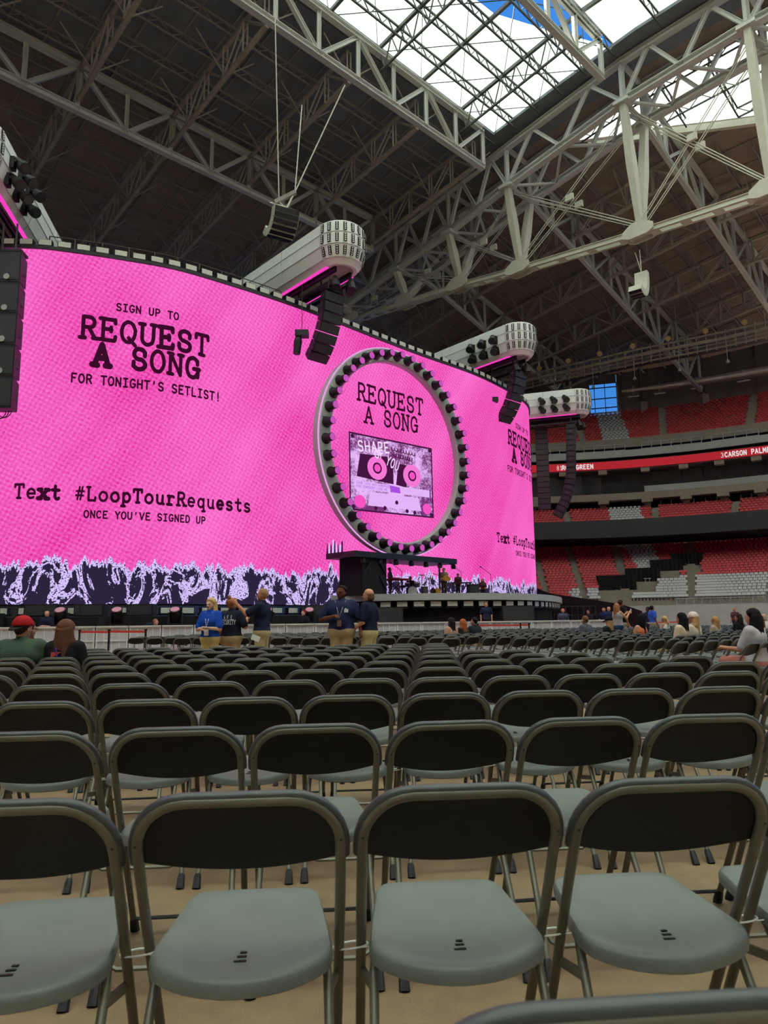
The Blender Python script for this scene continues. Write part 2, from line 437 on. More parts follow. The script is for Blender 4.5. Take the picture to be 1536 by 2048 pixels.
for k in range(len(bn)):
    foot = TB(65, bn[k], BZ[k])
    for t in (ta, tb_):
        a = foot + TB((t - 65) * .12, 0, .9); top = TB(t, bn[k], NZ[k] - .3)
        mb = MB(); d = unit(top - a); s1 = unit(np.cross(d, TB(1, 0, 0))); s2 = np.cross(d, s1)
        secs = [[p + s1 * w * i + s2 * h * j for i, j in ((-1, -1), (1, -1), (1, 1), (-1, 1))] for p, w, h in ((a, .24, .36), (a + (top - a) * .5, .38, .5), (top, .3, .36))]
        mb.loft(secs); mb.build('v_post', M['steel_cream'], r)
        mb = MB(); mb.box(top + [0, 0, .1], (1.4, 1.6, .35), (TB(1, 0, 0), TB(0, 1, 0), (0, 0, 1))); mb.build('bearing_plate', M['steel'], r)
    mb = MB(); prof = [(-1.6, -.32), (-.9, -.6), (.9, -.6), (1.6, -.32), (1.6, .32), (.6, .95), (-.6, .95), (-1.6, .32)]
    for s in (-.75, .55):
        mb.prism(prof, foot + TB(s, 0, 0), TB(0, 1, 0), (0, 0, 1), -.2)
    mb.box(foot, (1.3, 2.2, .5), (TB(1, 0, 0), TB(0, 1, 0), (0, 0, 1))); mb.build('gusset_plate', M['steel_cream'], r)
    if k < len(bn) - 1:
        nxt = TB(65, bn[k + 1], BZ[k + 1])
        for s in (-.5, .5):
            member(r, 'tie_chord', foot + TB(s, 0, 0), nxt + TB(s, 0, 0), .3, .58, M['steel_cream'], 'H')
        nseg = 4
        for q in range(nseg):
            p = foot + (nxt - foot) * ((q + .5) / nseg); member(r, 'batten_plate', p + TB(-.55, 0, -.3), p + TB(.55, 0, -.3), .9, .08, M['steel_cream'], 'box')
        # crossed tie rods in pairs with a clamp at the crossing
        up0 = [TB(t, bn[k], NZ[k] - .5) for t in (ta + 1.2, tb_ - 1.2)]; up1 = [TB(t, bn[k + 1], NZ[k + 1] - .5) for t in (ta + 1.2, tb_ - 1.2)]
        for s in (0, 1):
            dlt = TB((-.4, .4)[s], 0, 0)
            for dz in (0, .34):
                member(r, 'tie_rod', up0[s] + [0, 0, dz], nxt + dlt + [0, 0, .7 + dz], .1, .1, M['steel_cream'], 'pipe')
                member(r, 'tie_rod', up1[s] + [0, 0, dz], foot + dlt + [0, 0, .7 + dz], .1, .1, M['steel_cream'], 'pipe')
            za = (NZ[k] - .5 + BZ[k + 1] + .7) / 2; zc = (NZ[k + 1] - .5 + BZ[k] + .7) / 2
            mb = MB(); mb.box(TB(65 + (-.95, .95)[s], (bn[k] + bn[k + 1]) / 2, (za + zc) / 2 + .17), (.3, .9, .7), (TB(1, 0, 0), TB(0, 1, 0), (0, 0, 1))); mb.build('rod_clamp', M['steel_cream'], r)

# ---------------------------------------------------------------- skylights: translucent fabric panes on a steel grid
g = NG('translucent_fabric')
tr = g.n('ShaderNodeBsdfTranslucent'); tr.inputs[0].default_value = (.62, .66, .62, 1)
df = g.n('ShaderNodeBsdfDiffuse'); df.inputs[0].default_value = (.8, .82, .8, 1)
mx = g.n('ShaderNodeMixShader'); mx.inputs[0].default_value = .7
g.t.links.new(df.outputs[0], mx.inputs[1]); g.t.links.new(tr.outputs[0], mx.inputs[2]); g.t.links.new(mx.outputs[0], g.out.inputs[0])
m_fab = g.m
M['skysteel'] = mat('skylight_steel', (80, 84, 80), .6, 0, .1, 2)
# window_1: between the edge truss and beyond, the retractable panel
SKZ = 61.2
def skyz(b): return zb(b) + .55
w1 = thing('window_1', None, None, TB(20, 36, 59), kind='structure')
t_edges = list(np.arange(61.6, -62, -6.2)); b_edges = [44.6, 41.6, 38.6, 35.6, 32.6, 29.5]
gapw = lambda t: max(0.0, min(6.6, (62.5 - t) * .42))
def pane(parent, q, name='pane'):
    mb = MB(); lo = [TB(t, b_, skyz(b_)) for t, b_ in q]; hi = [p + [0, 0, .06] for p in lo]
    mb.add(lo + hi, [(0, 3, 2, 1), (4, 5, 6, 7), (0, 1, 5, 4), (1, 2, 6, 5), (2, 3, 7, 6), (3, 0, 4, 7)])
    mb.build(name, m_fab, parent)
for i in range(len(t_edges) - 1):
    t1, t0 = t_edges[i], t_edges[i + 1]
    for j in range(5):
        b1, b0 = b_edges[j], b_edges[j + 1]
        e0, e1 = 29.5 + gapw(t0), 29.5 + gapw(t1)
        if max(b0, e0) >= b1 and max(b0, e1) >= b1: continue
        pane(w1, [(t0, min(b1 - .02, max(b0, e0))), (t1, min(b1 - .02, max(b0, e1))), (t1, b1), (t0, b1)])
# purlins (lattice) and ribs of the skylight
def lattice(parent, pts, dep, m, w=.16, zig=True, name='lattice_purlin'):
    mb = MB()
    for i in range(len(pts) - 1):
        a, c = V3(pts[i]), V3(pts[i + 1]); mid = (a + c) / 2; dn = np.array([0, 0, -dep])
        mb.beam(a, c, w); mb.beam(a + dn, c + dn, w)
        mb.beam(a, mid + dn, w * .55); mb.beam(mid + dn, c, w * .55)
    mb.build(name, m, parent)
for b_ in b_edges[:-1]:
    lattice(w1, [TB(t, b_, skyz(b_) - .2) for t in np.arange(61.6, -20, -1.55)], 1.0, M['skysteel'], .17)
for i, t in enumerate(t_edges):
    if t < -20: continue
    mb = MB()
    for j in range(len(b_edges) - 1):
        mb.beam(TB(t, b_edges[j], skyz(b_edges[j]) - .25), TB(t, b_edges[j + 1], skyz(b_edges[j + 1]) - .25), .3, .35)
    mb.build('rib', M['skysteel'], w1)
    if i % 2 == 1:
        pts = [TB(t, b_, skyz(b_) - .25) for b_ in np.arange(44.6, 29.5, -1.88)]
        lattice(w1, pts, 2.6, M['skysteel'], .2, name='rib_truss')
# diagonal tie rods across the panes
for i in range(0, len(t_edges) - 2, 1):
    if t_edges[i] < -15: break
    for j in range(0, 5, 2):
        jj = min(j + 2, 5)
        for s in (0, 1):
            p0 = TB(t_edges[i], b_edges[j if s else jj], skyz(b_edges[j if s else jj]) - .5); p1 = TB(t_edges[i + 1], b_edges[jj if s else j], skyz(b_edges[jj if s else j]) - .5)
            member(w1, 'brace_rod', p0, p1, .07, .07, M['skysteel'], 'box')
# window_2: the panel on the other side of the truss at b = 30 and all the way back over the camera
w2 = thing('window_2', None, None, TB(20, 10, 62), kind='structure')
be = [29.4, 24.5, 19.4, 14.3, 9.2, 4, -4, -14, -24, -36, -47]
for i in range(len(t_edges) - 1):
    t1, t0 = t_edges[i], t_edges[i + 1]
    for j in range(len(be) - 1): pane(w2, [(t0, be[j + 1]), (t1, be[j + 1]), (t1, be[j]), (t0, be[j])])
for b_ in be[:6]: lattice(w2, [TB(t, b_, skyz(b_) - .2) for t in np.arange(61.6, 8, -2.2)], 1.2, M['skysteel'], .16)
for t in t_edges[:10]:
    mb = MB(); mb.beam(TB(t, 29.4, skyz(29.4) - .3), TB(t, 24, skyz(24) - .3), .3, .4); mb.beam(TB(t, 24, skyz(24) - .3), TB(t, 0, skyz(0) - .3), .3, .4); mb.build('rib', M['skysteel'], w2)
# window_3: the far skylight beyond the long truss
w3 = thing('window_3', None, None, TB(80, 15, 58), kind='structure')
for t0 in np.arange(69.0, 101, 4.0):
    for b0 in np.arange(-50, 38, 4.8):
        if not (sky2(t0 + 2, b0 + 2.4) or sky2(t0 + 2, b0) or sky2(t0 + 2, b0 - 3)): continue
        mb = MB(); q = [(t0, b0), (t0 + 4, b0), (t0 + 4, b0 + 4.8), (t0, b0 + 4.8)]
        lo = [TB(t, b_, zd(t, b_) + .9) for t, b_ in q]; hi = [p + [0, 0, .06] for p in lo]
        mb.add(lo + hi, [(0, 3, 2, 1), (4, 5, 6, 7), (0, 1, 5, 4), (1, 2, 6, 5), (2, 3, 7, 6), (3, 0, 4, 7)])
        mb.build('pane', m_fab, w3)
for t0 in np.arange(69.0, 101, 4.0):
    pts = [TB(t0, b_, zd(t0, b_) + .5) for b_ in np.arange(-20, skb(t0), 2.4)]
    if len(pts) > 2: lattice(w3, pts, 1.1, M['skysteel'], .15)
for b0 in np.arange(-20, 38, 4.8):
    pts = [TB(t, b0, zd(t, b0) + .5) for t in np.arange(69, 101, 2.0) if sky2(max(t, 70.5), b0)]
    if len(pts) > 2: lattice(w3, pts, 1.1, M['skysteel'], .15)
# edge fascia of the far skylight
mb = MB(); ts = np.arange(70.2, 100, 1.5)
for a, c in zip(ts[:-1], ts[1:]):
    p = [TB(t, skb(t) + .5, zd(t, skb(t)) - .2) for t in (a, c)]; mb.beam(p[0], p[1], .5, .8)
mb.build('frame', M['steel_cream'], w3)
# ================================================================ outer shell behind and beside the camera
mb = MB(); mb.box(TB(-72, 20, 24), (1, 200, 62), (TB(1, 0, 0), TB(0, 1, 0), (0, 0, 1))); mb.build('wall_left', M['concrete_d'], kind='structure')
mb = MB(); mb.box(TB(15, -76, 27), (190, 1, 70), (TB(1, 0, 0), TB(0, 1, 0), (0, 0, 1))); mb.build('wall_back', M['concrete_d'], kind='structure')
mb = MB(); mb.box(TB(32, 124, 22), (215, 1, 50), (TB(1, 0, 0), TB(0, 1, 0), (0, 0, 1))); mb.build('wall_front', M['concrete_d'], kind='structure')
# ================================================================ the far stand (seating bowl)
def bowl(s, o, z):
    """s: metres along the ribbon line from the right, o: metres outwards"""
    p = np.array([np.interp(s, _bs, _bp[:, k]) for k in (0, 1)]); q = np.array([np.interp(s + .5, _bs, _bp[:, k]) for k in (0, 1)])
    d = unit(q - p); nrm = np.array([d[1], -d[0]])
    return np.array([*(p + nrm * o), z])
_sc = {}
def s_at(px, o=0.0, z=10.0):
    k = (round(o, 2), z)
    if k not in _sc: _sc[k] = np.array([proj(bowl(s, o, z))[0] for s in np.arange(20, 200, .25)])
    return float(20 + .25 * int(np.argmin(np.abs(_sc[k] - px))))
def frame_at(s, o=0.0):
    d = unit(bowl(s + .4, o, 0) - bowl(s - .4, o, 0)); nrm = np.array([d[1], -d[0], 0]); return d, nrm
S0, S1 = s_at(1640), s_at(960)
def band(o0, z0, o1, z1, s0, s1, step=2.5, m=0, mb=None):
    mb = mb or MB(); ss = np.linspace(s0, s1, max(2, int((s1 - s0) / step) + 1))
    V = [bowl(s, o0, z0) for s in ss] + [bowl(s, o1, z1) for s in ss]; n = len(ss)
    mb.add(V, [(i, i + 1, n + i + 1, n + i) for i in range(n - 1)], m); return mb
def slab(prof, s0, s1, step=2.5, mb=None, m=0):
    """closed (o, z) profile swept along the stand"""
    mb = mb or MB(); ss = np.linspace(s0, s1, max(2, int((s1 - s0) / step) + 1))
    return mb.loft([[bowl(s, o, z) for o, z in prof] for s in ss], m)
def box_at(mb, s, o, z, w, d, h, m=0):
    a, nrm = frame_at(s, o); return mb.box(bowl(s, o, z + h / 2), (w, d, h), (a, nrm, (0, 0, 1)), m)

TIER = {'lower': dict(o0=-12.0, z0=3.3, n=24, tr=.84, ri=.375), 'middle': dict(o0=-3.0, z0=14.0, n=7, tr=.92, ri=.44), 'upper': dict(o0=4.6, z0=27.6, n=18, tr=.9, ri=.5)}
def stepped(tier):
    d = TIER[tier]; prof = []
    for k in range(d['n']):
        prof += [(d['o0'] + k * d['tr'], d['z0'] + k * d['ri']), (d['o0'] + (k + 1) * d['tr'], d['z0'] + k * d['ri'])]
    lo = prof[0][1] - 1.0
    return prof + [(prof[-1][0], prof[-1][1] - 1.3), (prof[0][0], lo)]
for tier in TIER:
    slab(stepped(tier), S0, S1 + 10).build('trim_%d' % (1 + list(TIER).index(tier)), M['concrete'], kind='structure')

# field wall
M['fieldwall'] = mat('field_wall', (186, 186, 186), .7, 0, .1, .8)
slab([(-13.4, 0), (-13.0, 0), (-13.0, 2.7), (-13.4, 2.7)], S0 - 6, S1 + 4).build('wall_right', M['fieldwall'], kind='structure')
slab([(-13.0, 2.3), (-11.9, 2.3), (-11.9, 2.6), (-13.0, 2.6)], S0 - 6, S1 + 4).build('trim_4', M['concrete'], kind='structure')
# concourse back walls, fascias, slabs
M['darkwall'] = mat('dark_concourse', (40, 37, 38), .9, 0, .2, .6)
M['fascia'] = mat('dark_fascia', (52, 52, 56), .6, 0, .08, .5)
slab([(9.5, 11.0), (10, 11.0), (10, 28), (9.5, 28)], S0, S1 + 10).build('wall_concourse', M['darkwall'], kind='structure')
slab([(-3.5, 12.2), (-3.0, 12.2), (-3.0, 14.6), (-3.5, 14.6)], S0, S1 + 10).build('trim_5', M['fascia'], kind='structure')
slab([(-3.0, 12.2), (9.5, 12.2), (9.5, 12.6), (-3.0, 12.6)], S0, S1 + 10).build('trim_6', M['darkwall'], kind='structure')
# concrete beam below the suites
slab([(2.0, 18.2), (3.4, 18.2), (3.4, 19.2), (2.0, 19.2)], S0, S1 + 10).build('trim_7', M['concrete'], kind='structure')
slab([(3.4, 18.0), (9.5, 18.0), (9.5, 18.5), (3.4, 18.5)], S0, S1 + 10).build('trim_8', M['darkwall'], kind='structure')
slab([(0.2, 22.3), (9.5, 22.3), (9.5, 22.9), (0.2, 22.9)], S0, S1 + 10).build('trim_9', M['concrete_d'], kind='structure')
# red ribbon board with its lettering comes with the text below
m_ribbon = emit('red_ribbon_led', (190, 44, 54), .75)
ribbon = slab([(-.1, 22.5), (.2, 22.5), (.2, 23.55), (-.1, 23.55)], S0, S1 + 10).build('ribbon_board', m_ribbon, label='long red ribbon display board with white names along the far stand', category='display')
slab([(.9, 24.3), (1.3, 24.3), (1.3, 25.3), (.9, 25.3)], S0, S1 + 10).build('trim_10', M['grey'], kind='structure')
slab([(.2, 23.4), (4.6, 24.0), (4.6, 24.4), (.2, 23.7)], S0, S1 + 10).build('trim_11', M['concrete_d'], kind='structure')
slab([(4.4, 26.5), (4.8, 26.5), (4.8, 27.9), (4.4, 27.9)], S0, S1 + 10).build('trim_12', M['concrete'], kind='structure')
# columns
sc_cols = [s_at(px) for px in (1075, 1135, 1215, 1303, 1380, 1455, 1530)]
for i, s in enumerate(sc_cols):
    t = thing('concourse_column', 'concrete column in the far concourse, %s from the pink screen' % ORD[i], 'column', bowl(s, 3, 14), 0, 'concourse columns')
    mb = MB(); box_at(mb, s, 3.6, 14.6, .9, .9, 3.6); mb.build('shaft', M['concrete'], t)
    mb = MB(); box_at(mb, s, 2.6, 17.7, 1.5, 1.6, .7); mb.build('corbel', M['concrete'], t)
    mb = MB(); box_at(mb, s, .6, 21.8, 1.2, 1.0, .6); mb.build('ribbon_bracket', M['concrete'], t)
# suite glazing, each bay its own pane with mullion
M['suiteglass'] = mat('suite_glass', (46, 48, 54), .12, 0, .3, .8, .8)
sg = thing('suite_glazing', 'band of dark suite windows below the red ribbon board', 'window', bowl(S0, 3, 19.2))
ss = np.arange(S0, S1 + 4, 2.6)
for i in range(len(ss) - 1):
    mb = MB(); slab([(3.2, 19.3), (3.3, 19.3), (3.0, 22.2), (2.9, 22.2)], ss[i] + .08, ss[i + 1] - .08, 3, mb); mb.build('pane', M['suiteglass'], sg)
    mb = MB(); box_at(mb, ss[i], 3.0, 19.2, .14, .2, 3.1); mb.build('mullion', M['black'], sg)
slab([(2.3, 19.2), (2.36, 19.2), (2.36, 20.1), (2.3, 20.1)], S0, s_at(1300), 2.5).build('suite_counter', M['grey'], sg)
# rails on the tier fronts
def railing(label, o, z, s0, s1, h=.95):
    t = thing('guard_rail', label, 'railing', bowl(s0, o, z), 0, 'guard rails of the far stand')
    mb = MB(); n = max(2, int((s1 - s0) / 1.25)); ss = np.linspace(s0, s1, n + 1)
    mb.tube([bowl(s, o, z + h) for s in ss], .06, 5); mb.tube([bowl(s, o, z + .1) for s in ss], .05, 5); mb.build('rail', M['grey'], t)
    for s in ss:
        mb = MB(); p = bowl(s, o, z); mb.beam(p, p + [0, 0, h], .08); mb.build('post', M['grey'], t)
for i, (a, b_) in enumerate(((1536, 1440), (1420, 1300), (1265, 1160), (1150, 1075))):
    railing('pale guard rail above the red ribbon board, %s from the right' % ORD[i], 1.1, 25.3, s_at(a), s_at(b_))
for i, (a, b_) in enumerate(((1600, 1487), (1463, 1330))):
    railing('pale guard rail behind the middle tier, %s from the right' % ORD[i], 3.7, 17.2, s_at(a), s_at(b_), 1.2)
for i, (a, b_) in enumerate(((1600, 1390), (1368, 1245))):
    railing('pale guard rail along the top of the lower tier, %s from the right' % ORD[i], 8.4, 12.1, s_at(a), s_at(b_), 1.2)
railing('thin guard rail in front of the grey front seats', -12.7, 2.65, s_at(1536), s_at(1345), .8)

# ---------------------------------------------------------------- seats
def seat_geo():
    mb = MB()
    mb.add([(-.22, -.2, .40), (.22, -.2, .40), (.22, .16, .36), (-.22, .16, .36), (-.22, -.2, .46), (.22, -.2, .46), (.22, .16, .42), (-.22, .16, .42)], [(0, 3, 2, 1), (4, 5, 6, 7), (0, 1, 5, 4), (1, 2, 6, 5), (3, 0, 4, 7), (2, 3, 7, 6)])
    mb.add([(-.22, .14, .38), (.22, .14, .38), (.22, .19, .38), (-.22, .19, .38), (-.2, .26, .74), (.2, .26, .74), (.2, .31, .72), (-.2, .31, .72)], [(0, 3, 2, 1), (4, 5, 6, 7), (0, 1, 5, 4), (1, 2, 6, 5), (3, 0, 4, 7), (2, 3, 7, 6)])
    mb.box((0, 0, .2), (.07, .2, .4))
    return mb
_sg = seat_geo(); SV = np.array(_sg.V); SF = np.array([f for f in _sg.F])
aisles = {'lower': [1078, 1150, 1238, 1380, 1550], 'middle': [1140, 1318, 1478], 'upper': [1175, 1345, 1530]}
aisle_s = {k: [s_at(p, {'lower': -2, 'middle': 0, 'upper': 12}[k]) for p in v] for k, v in aisles.items()}
def seat_colour(tier, k, px, py):
    # 0 red, 1 grey: the wedge and front rows that are grey in the stand itself
    if tier == 'lower':
        if k < 8 and px > 1290: return 1
        if k < 4 and px > 1140: return 1
        f = k / 24
        if 1238 + 78 * (1 - f) * .9 < px < 1290 + 40 * (1 - f) + 10: return 1
        return 0
    if tier == 'middle': return 1 if 1213 + (7 - k) * 1.5 < px < 1278 + (7 - k) * 1.5 else 0
    f = k / 18
    return 1 if 1188 + (1 - f) * 18 < px < 1238 + (1 - f) * 22 else 0
seats = []
covers_px = [(1342, 1118, 1405, 1146), (1300, 1131, 1365, 1160), (1250, 1154, 1318, 1188), (1195, 1169, 1268, 1202)]
for tier, d in TIER.items():
    for k in range(d['n'] - (0 if tier != 'lower' else 0)):
        o = d['o0'] + (k + .42) * d['tr']; z = d['z0'] + k * d['ri']
        s = s_at(1600, o)
        smax = s_at(1000, o)
        while s < smax:
            s += .53
            sh_ = .265 if k % 2 else 0.0
            p = bowl(s + sh_, o, z)
            if any(abs(s + sh_ - a) < .55 for a in aisle_s[tier]): continue
            px, py = proj(p + [0, 0, .5])
            if px > 1560 or px < 1015: continue
            if any(x0 + 3 < px < x1 - 3 and y0 + 2 < py < y1 - 3 for x0, y0, x1, y1 in covers_px): continue
            a, nrm = frame_at(s + sh_, o)
            seats.append((tier, k, px, py, p, a, nrm, seat_colour(tier, k, px, py)))
vis = [i for i, q in enumerate(seats) if q[0] == 'lower' and q[2] < 1536 and q[2] > 1285]
vis.sort(key=lambda i: (seats[i][1], -seats[i][2]))
indiv = set(vis[:300])
rowpos = {}
seat_me = {c: seat_geo().mesh('stadium_seat', M['greyseat'] if c else M['redseat']) for c in (0, 1)}
for i in vis[:300]:
    tier, k, px, py, p, a, nrm, c = seats[i]
    rowpos[k] = rowpos.get(k, 0) + 1
    Mx = Matrix(((a[0], nrm[0], 0, p[0]), (a[1], nrm[1], 0, p[1]), (0, 0, 1, p[2]), (0, 0, 0, 1)))
    obj('stadium_seat', seat_me[c], None, label='%s plastic stadium seat, %s row up from the field wall, %s from right' % ('grey' if c else 'red', ORD[k], ORD[min(49, rowpos[k] - 1)]), category='seat', group='lower stand seats beside the field wall', matrix=Mx)
for c in (0, 1):
    rest = [q for i, q in enumerate(seats) if i not in indiv and q[7] == c]
    VV = []; FF = []; nv = len(SV)
    for j, q in enumerate(rest):
        R = np.array([q[5], q[6], (0, 0, 1)]); VV.append(SV @ R + q[4]); FF.append(SF + nv * j)
    me = bpy.data.meshes.new('stadium_seats'); me.from_pydata(np.concatenate(VV).tolist(), [], np.concatenate(FF).tolist()); me.materials.append(M['greyseat'] if c else M['redseat'])
    obj('stadium_seating', me, None, label='many rows of %s plastic seats filling the far stand tiers' % ('pale grey' if c else 'red'), category='seating', kind='stuff')
# aisle stairs: lighter concrete treads
for tier in TIER:
    d = TIER[tier]
    for j, s in enumerate(aisle_s[tier]):
        t = thing('aisle_stairs', 'concrete aisle stairs up the %s tier, %s from the pink screen' % (tier, ORD[j]), 'stairs', bowl(s, d['o0'], d['z0']), 0, 'aisle stairs of the far stand')
        for k in range(d['n']):
            mb = MB(); box_at(mb, s, d['o0'] + (k + .25) * d['tr'], d['z0'] + k * d['ri'], 1.0, d['tr'] * .5, d['ri'] * .5); mb.build('step', M['concrete'], t)
# black drapes thrown over blocks of seats
for i, (x0, y0, x1, y1) in enumerate(covers_px):
    k = [14, 11.5, 7.5, 5][i]; d = TIER['lower']; o = d['o0'] + k * d['tr']; z = d['z0'] + k * d['ri']
    sa, sb = s_at(x1, o), s_at(x0, o); mb = MB(); n = 26; rings = []
    hh = (y1 - y0) * 70 / FPX
    for q in range(n + 1):
        s = sa + (sb - sa) * q / n; w = .12 * math.sin(q * 1.9) + .06 * math.sin(q * 4.1)
        rings.append([bowl(s, o + w - .2, z - .5 + .25 * math.sin(q * .8 + i)), bowl(s, o + w * .6, z + hh * .55), bowl(s, o + .2, z + hh), bowl(s, o + 2.4, z + hh + .1), bowl(s, o + 2.6, z + .3)])
    mb.loft(rings)
    mb.build('drape_cover', M['blackcloth'], label='black drape thrown over lower stand seats, %s from the top' % ORD[i], category='drape', group='black drapes over seats', smooth=True)

# ---------------------------------------------------------------- back wall with the window slot
M['backwall'] = mat('back_wall_panel', (96, 92, 92), .8, 0, .12, .7)
ow = 22.0; wa, wb = s_at(1237, ow, 38.0), s_at(1180, ow, 38.0)
bw = thing('wall_far', None, None, bowl(S0, ow, 36), kind='structure')
ss = list(np.arange(S0 - 12, wa - .1, 3.1)) + [wa]
ss2 = [wb] + list(np.arange(wb + 3.1, S1 + 25, 3.1))
for seq in (ss, ss2):
    for a, c in zip(seq[:-1], seq[1:]):
        if c - a < .3: continue
        mb = MB(); slab([(ow, 34), (ow + .3, 34), (ow + .3, 48), (ow, 48)], a + .05, c - .05, 4, mb); mb.build('wall_panel', M['backwall'], bw)
        mb = MB(); box_at(mb, a, ow - .1, 34, .22, .3, 13); mb.build('wall_rib', M['concrete_d'], bw)
mb = MB(); slab([(ow, 42.4), (ow + .3, 42.4), (ow + .3, 48), (ow, 48)], wa, wb, 4, mb); mb.build('wall_panel', M['backwall'], bw)
w4 = thing('window_4', None, None, bowl(wa, ow, 35), kind='structure')
for f_ in (0, .42, .8, 1): mb = MB(); box_at(mb, wa + (wb - wa) * f_, ow, 34.5, .12, .2, 8); mb.build('mullion', M['black'], w4)
for z in (35.2, 37.0, 37.9, 39.6, 41.6): mb = MB(); slab([(ow - .1, z), (ow + .1, z), (ow + .1, z + .16), (ow - .1, z + .16)], wa, wb, 4, mb); mb.build('transom', M['black'], w4)
g = NG('clear_glass'); gl = g.n('ShaderNodeBsdfGlossy'); gl.inputs['Roughness'].default_value = .02; trn = g.n('ShaderNodeBsdfTransparent'); mx = g.n('ShaderNodeMixShader'); mx.inputs[0].default_value = .04
g.t.links.new(trn.outputs[0], mx.inputs[1]); g.t.links.new(gl.outputs[0], mx.inputs[2]); g.t.links.new(mx.outputs[0], g.out.inputs[0]); m_glass = g.m
for f0, f1 in ((0, .42), (.42, .8), (.8, 1)):
    for z0, z1 in ((35.3, 37), (37.1, 37.9), (38.0, 39.6), (39.7, 41.6)):
        mb = MB(); slab([(ow, z0), (ow + .03, z0), (ow + .03, z1), (ow, z1)], wa + (wb - wa) * f0 + .08, wa + (wb - wa) * f1 - .08, 4, mb); mb.build('pane', m_glass, w4)
# wall posts with brackets and the silver duct
for i, px in enumerate((1283, 1405)):
    s = s_at(px, 20, 38.0); t = thing('wall_post', 'steel roof post with concrete foot behind the upper seats, %s from the blue window' % ORD[i], 'post', bowl(s, 20, 36))
    p = bowl(s, 20, 35.5); mb = MB(); mb.beam(p, p + [0, 0, 9], .35); mb.build('shaft', M['concrete_d'], t)
    mb = MB(); mb.beam(p, p + [0, 0, 2.2], 1.3); mb.build('foot_block', M['concrete'], t)
    mb = MB(); q = bowl(s - 7, 20, 42.5); mb.beam(p + [0, 0, 4], q, .2); mb.build('brace', M['concrete_d'], t)
M['duct'] = mat('silver_duct', (190, 180, 172), .35, .5, .12, 2)
t = thing('air_duct', 'long silver air duct along the top of the back wall', 'duct', bowl(s_at(1400, 18), 18, 39))
dp = [(1245, 771), (1290, 766), (1350, 756), (1440, 742), (1536, 728), (1600, 718)]
path = [bowl(s_at(px, 18, 39.4), 18, 39.4) for px, _ in dp]
mb = MB(); mb.tube(path, [.25, .4, .62, .68, .7, .7], 10); mb.build('pipe', M['duct'], t, smooth=True)
for k in range(len(path) - 1):
    mb = MB(); a, c = path[k], path[k + 1]; m_ = (a + c) / 2; mb.lathe(m_ - unit(c - a) * .15, c - a, [(0, .8), (.3, .8)], 10); mb.build('joint_band', M['duct'], t)
    mb = MB(); mb.beam(m_ - unit(c - a) * .9 + [0, 0, -1.1], m_ + unit(c - a) * .9 + [0, 0, -1.1], .35, .14); mb.build('light_strip', M['white'], t)
# ---------------------------------------------------------------- lighting catwalk hung under the roof
t = thing('lighting_catwalk', 'long hanging catwalk with lamps curving along under the roof', 'catwalk', atz(1300, 700, 40))
cpts = [(1000, 768), (1060, 757), (1120, 742), (1200, 724), (1280, 706), (1360, 690), (1440, 674), (1536, 652), (1600, 638)]
cp = catmull([atz(x, y, 40.0)[:2] for x, y in cpts], 9)
cs = np.r_[0, np.cumsum(np.linalg.norm(np.diff(cp, axis=0), axis=1))]
def cat(s, z): return np.array([np.interp(s, cs, cp[:, 0]), np.interp(s, cs, cp[:, 1]), z])
for z, rad in ((40.6, .16), (39.7, .26), (38.5, .12), (39.1, .08)):
    mb = MB(); mb.tube([cat(s, z) for s in np.linspace(0, cs[-1], 50)], rad, 6); mb.build('rail', M['concrete'], t)
mb = MB(); mb.loft([[cat(s, 38.3) + o for o in (V3((0, 1.2, 0)), V3((0, 0, 0)), V3((0, 0, .15)), V3((0, 1.2, .15)))] for s in np.linspace(0, cs[-1], 50)]); mb.build('walkway', M['concrete_d'], t)
for k, s in enumerate(np.arange(.6, cs[-1], 1.25)):
    mb = MB(); mb.beam(cat(s, 38.2), cat(s, 41.0), .13); mb.build('upright', M['concrete'], t)
    if k % 5 == 2:
        mb = MB(); p = cat(s, 38.2); mb.beam(p, p + [0, 0, -1.7], .06); mb.lathe(p + [0, 0, -2.1], (0, 0, 1), [(0, .28), (.3, .22), (.45, .08)], 8); mb.build('pendant_lamp', M['grey'], t)
    if k % 4 == 1:
        mb = MB(); p = cat(s, 41.3); mb.lathe(p, (-.2, -1, -.1), [(-.25, .15), (0, .4), (.1, .42)], 10); mb.build('floodlight', mat('flood_amber', (176, 140, 84), .4) if k == 1 else bpy.data.materials['flood_amber'], t)
    if k % 9 == 4:
        mb = MB(); p = cat(s, 41); mb.beam(p, p + [0, 0, 5], .07); mb.build('hanger', M['steel_brown'], t)
# ================================================================ stroke lettering
def AR(cx, cy, rx, ry, a0, a1, n=9):
    return [(cx + rx * math.cos(math.radians(a0 + (a1 - a0) * k / n)), cy + ry * math.sin(math.radians(a0 + (a1 - a0) * k / n))) for k in range(n + 1)]
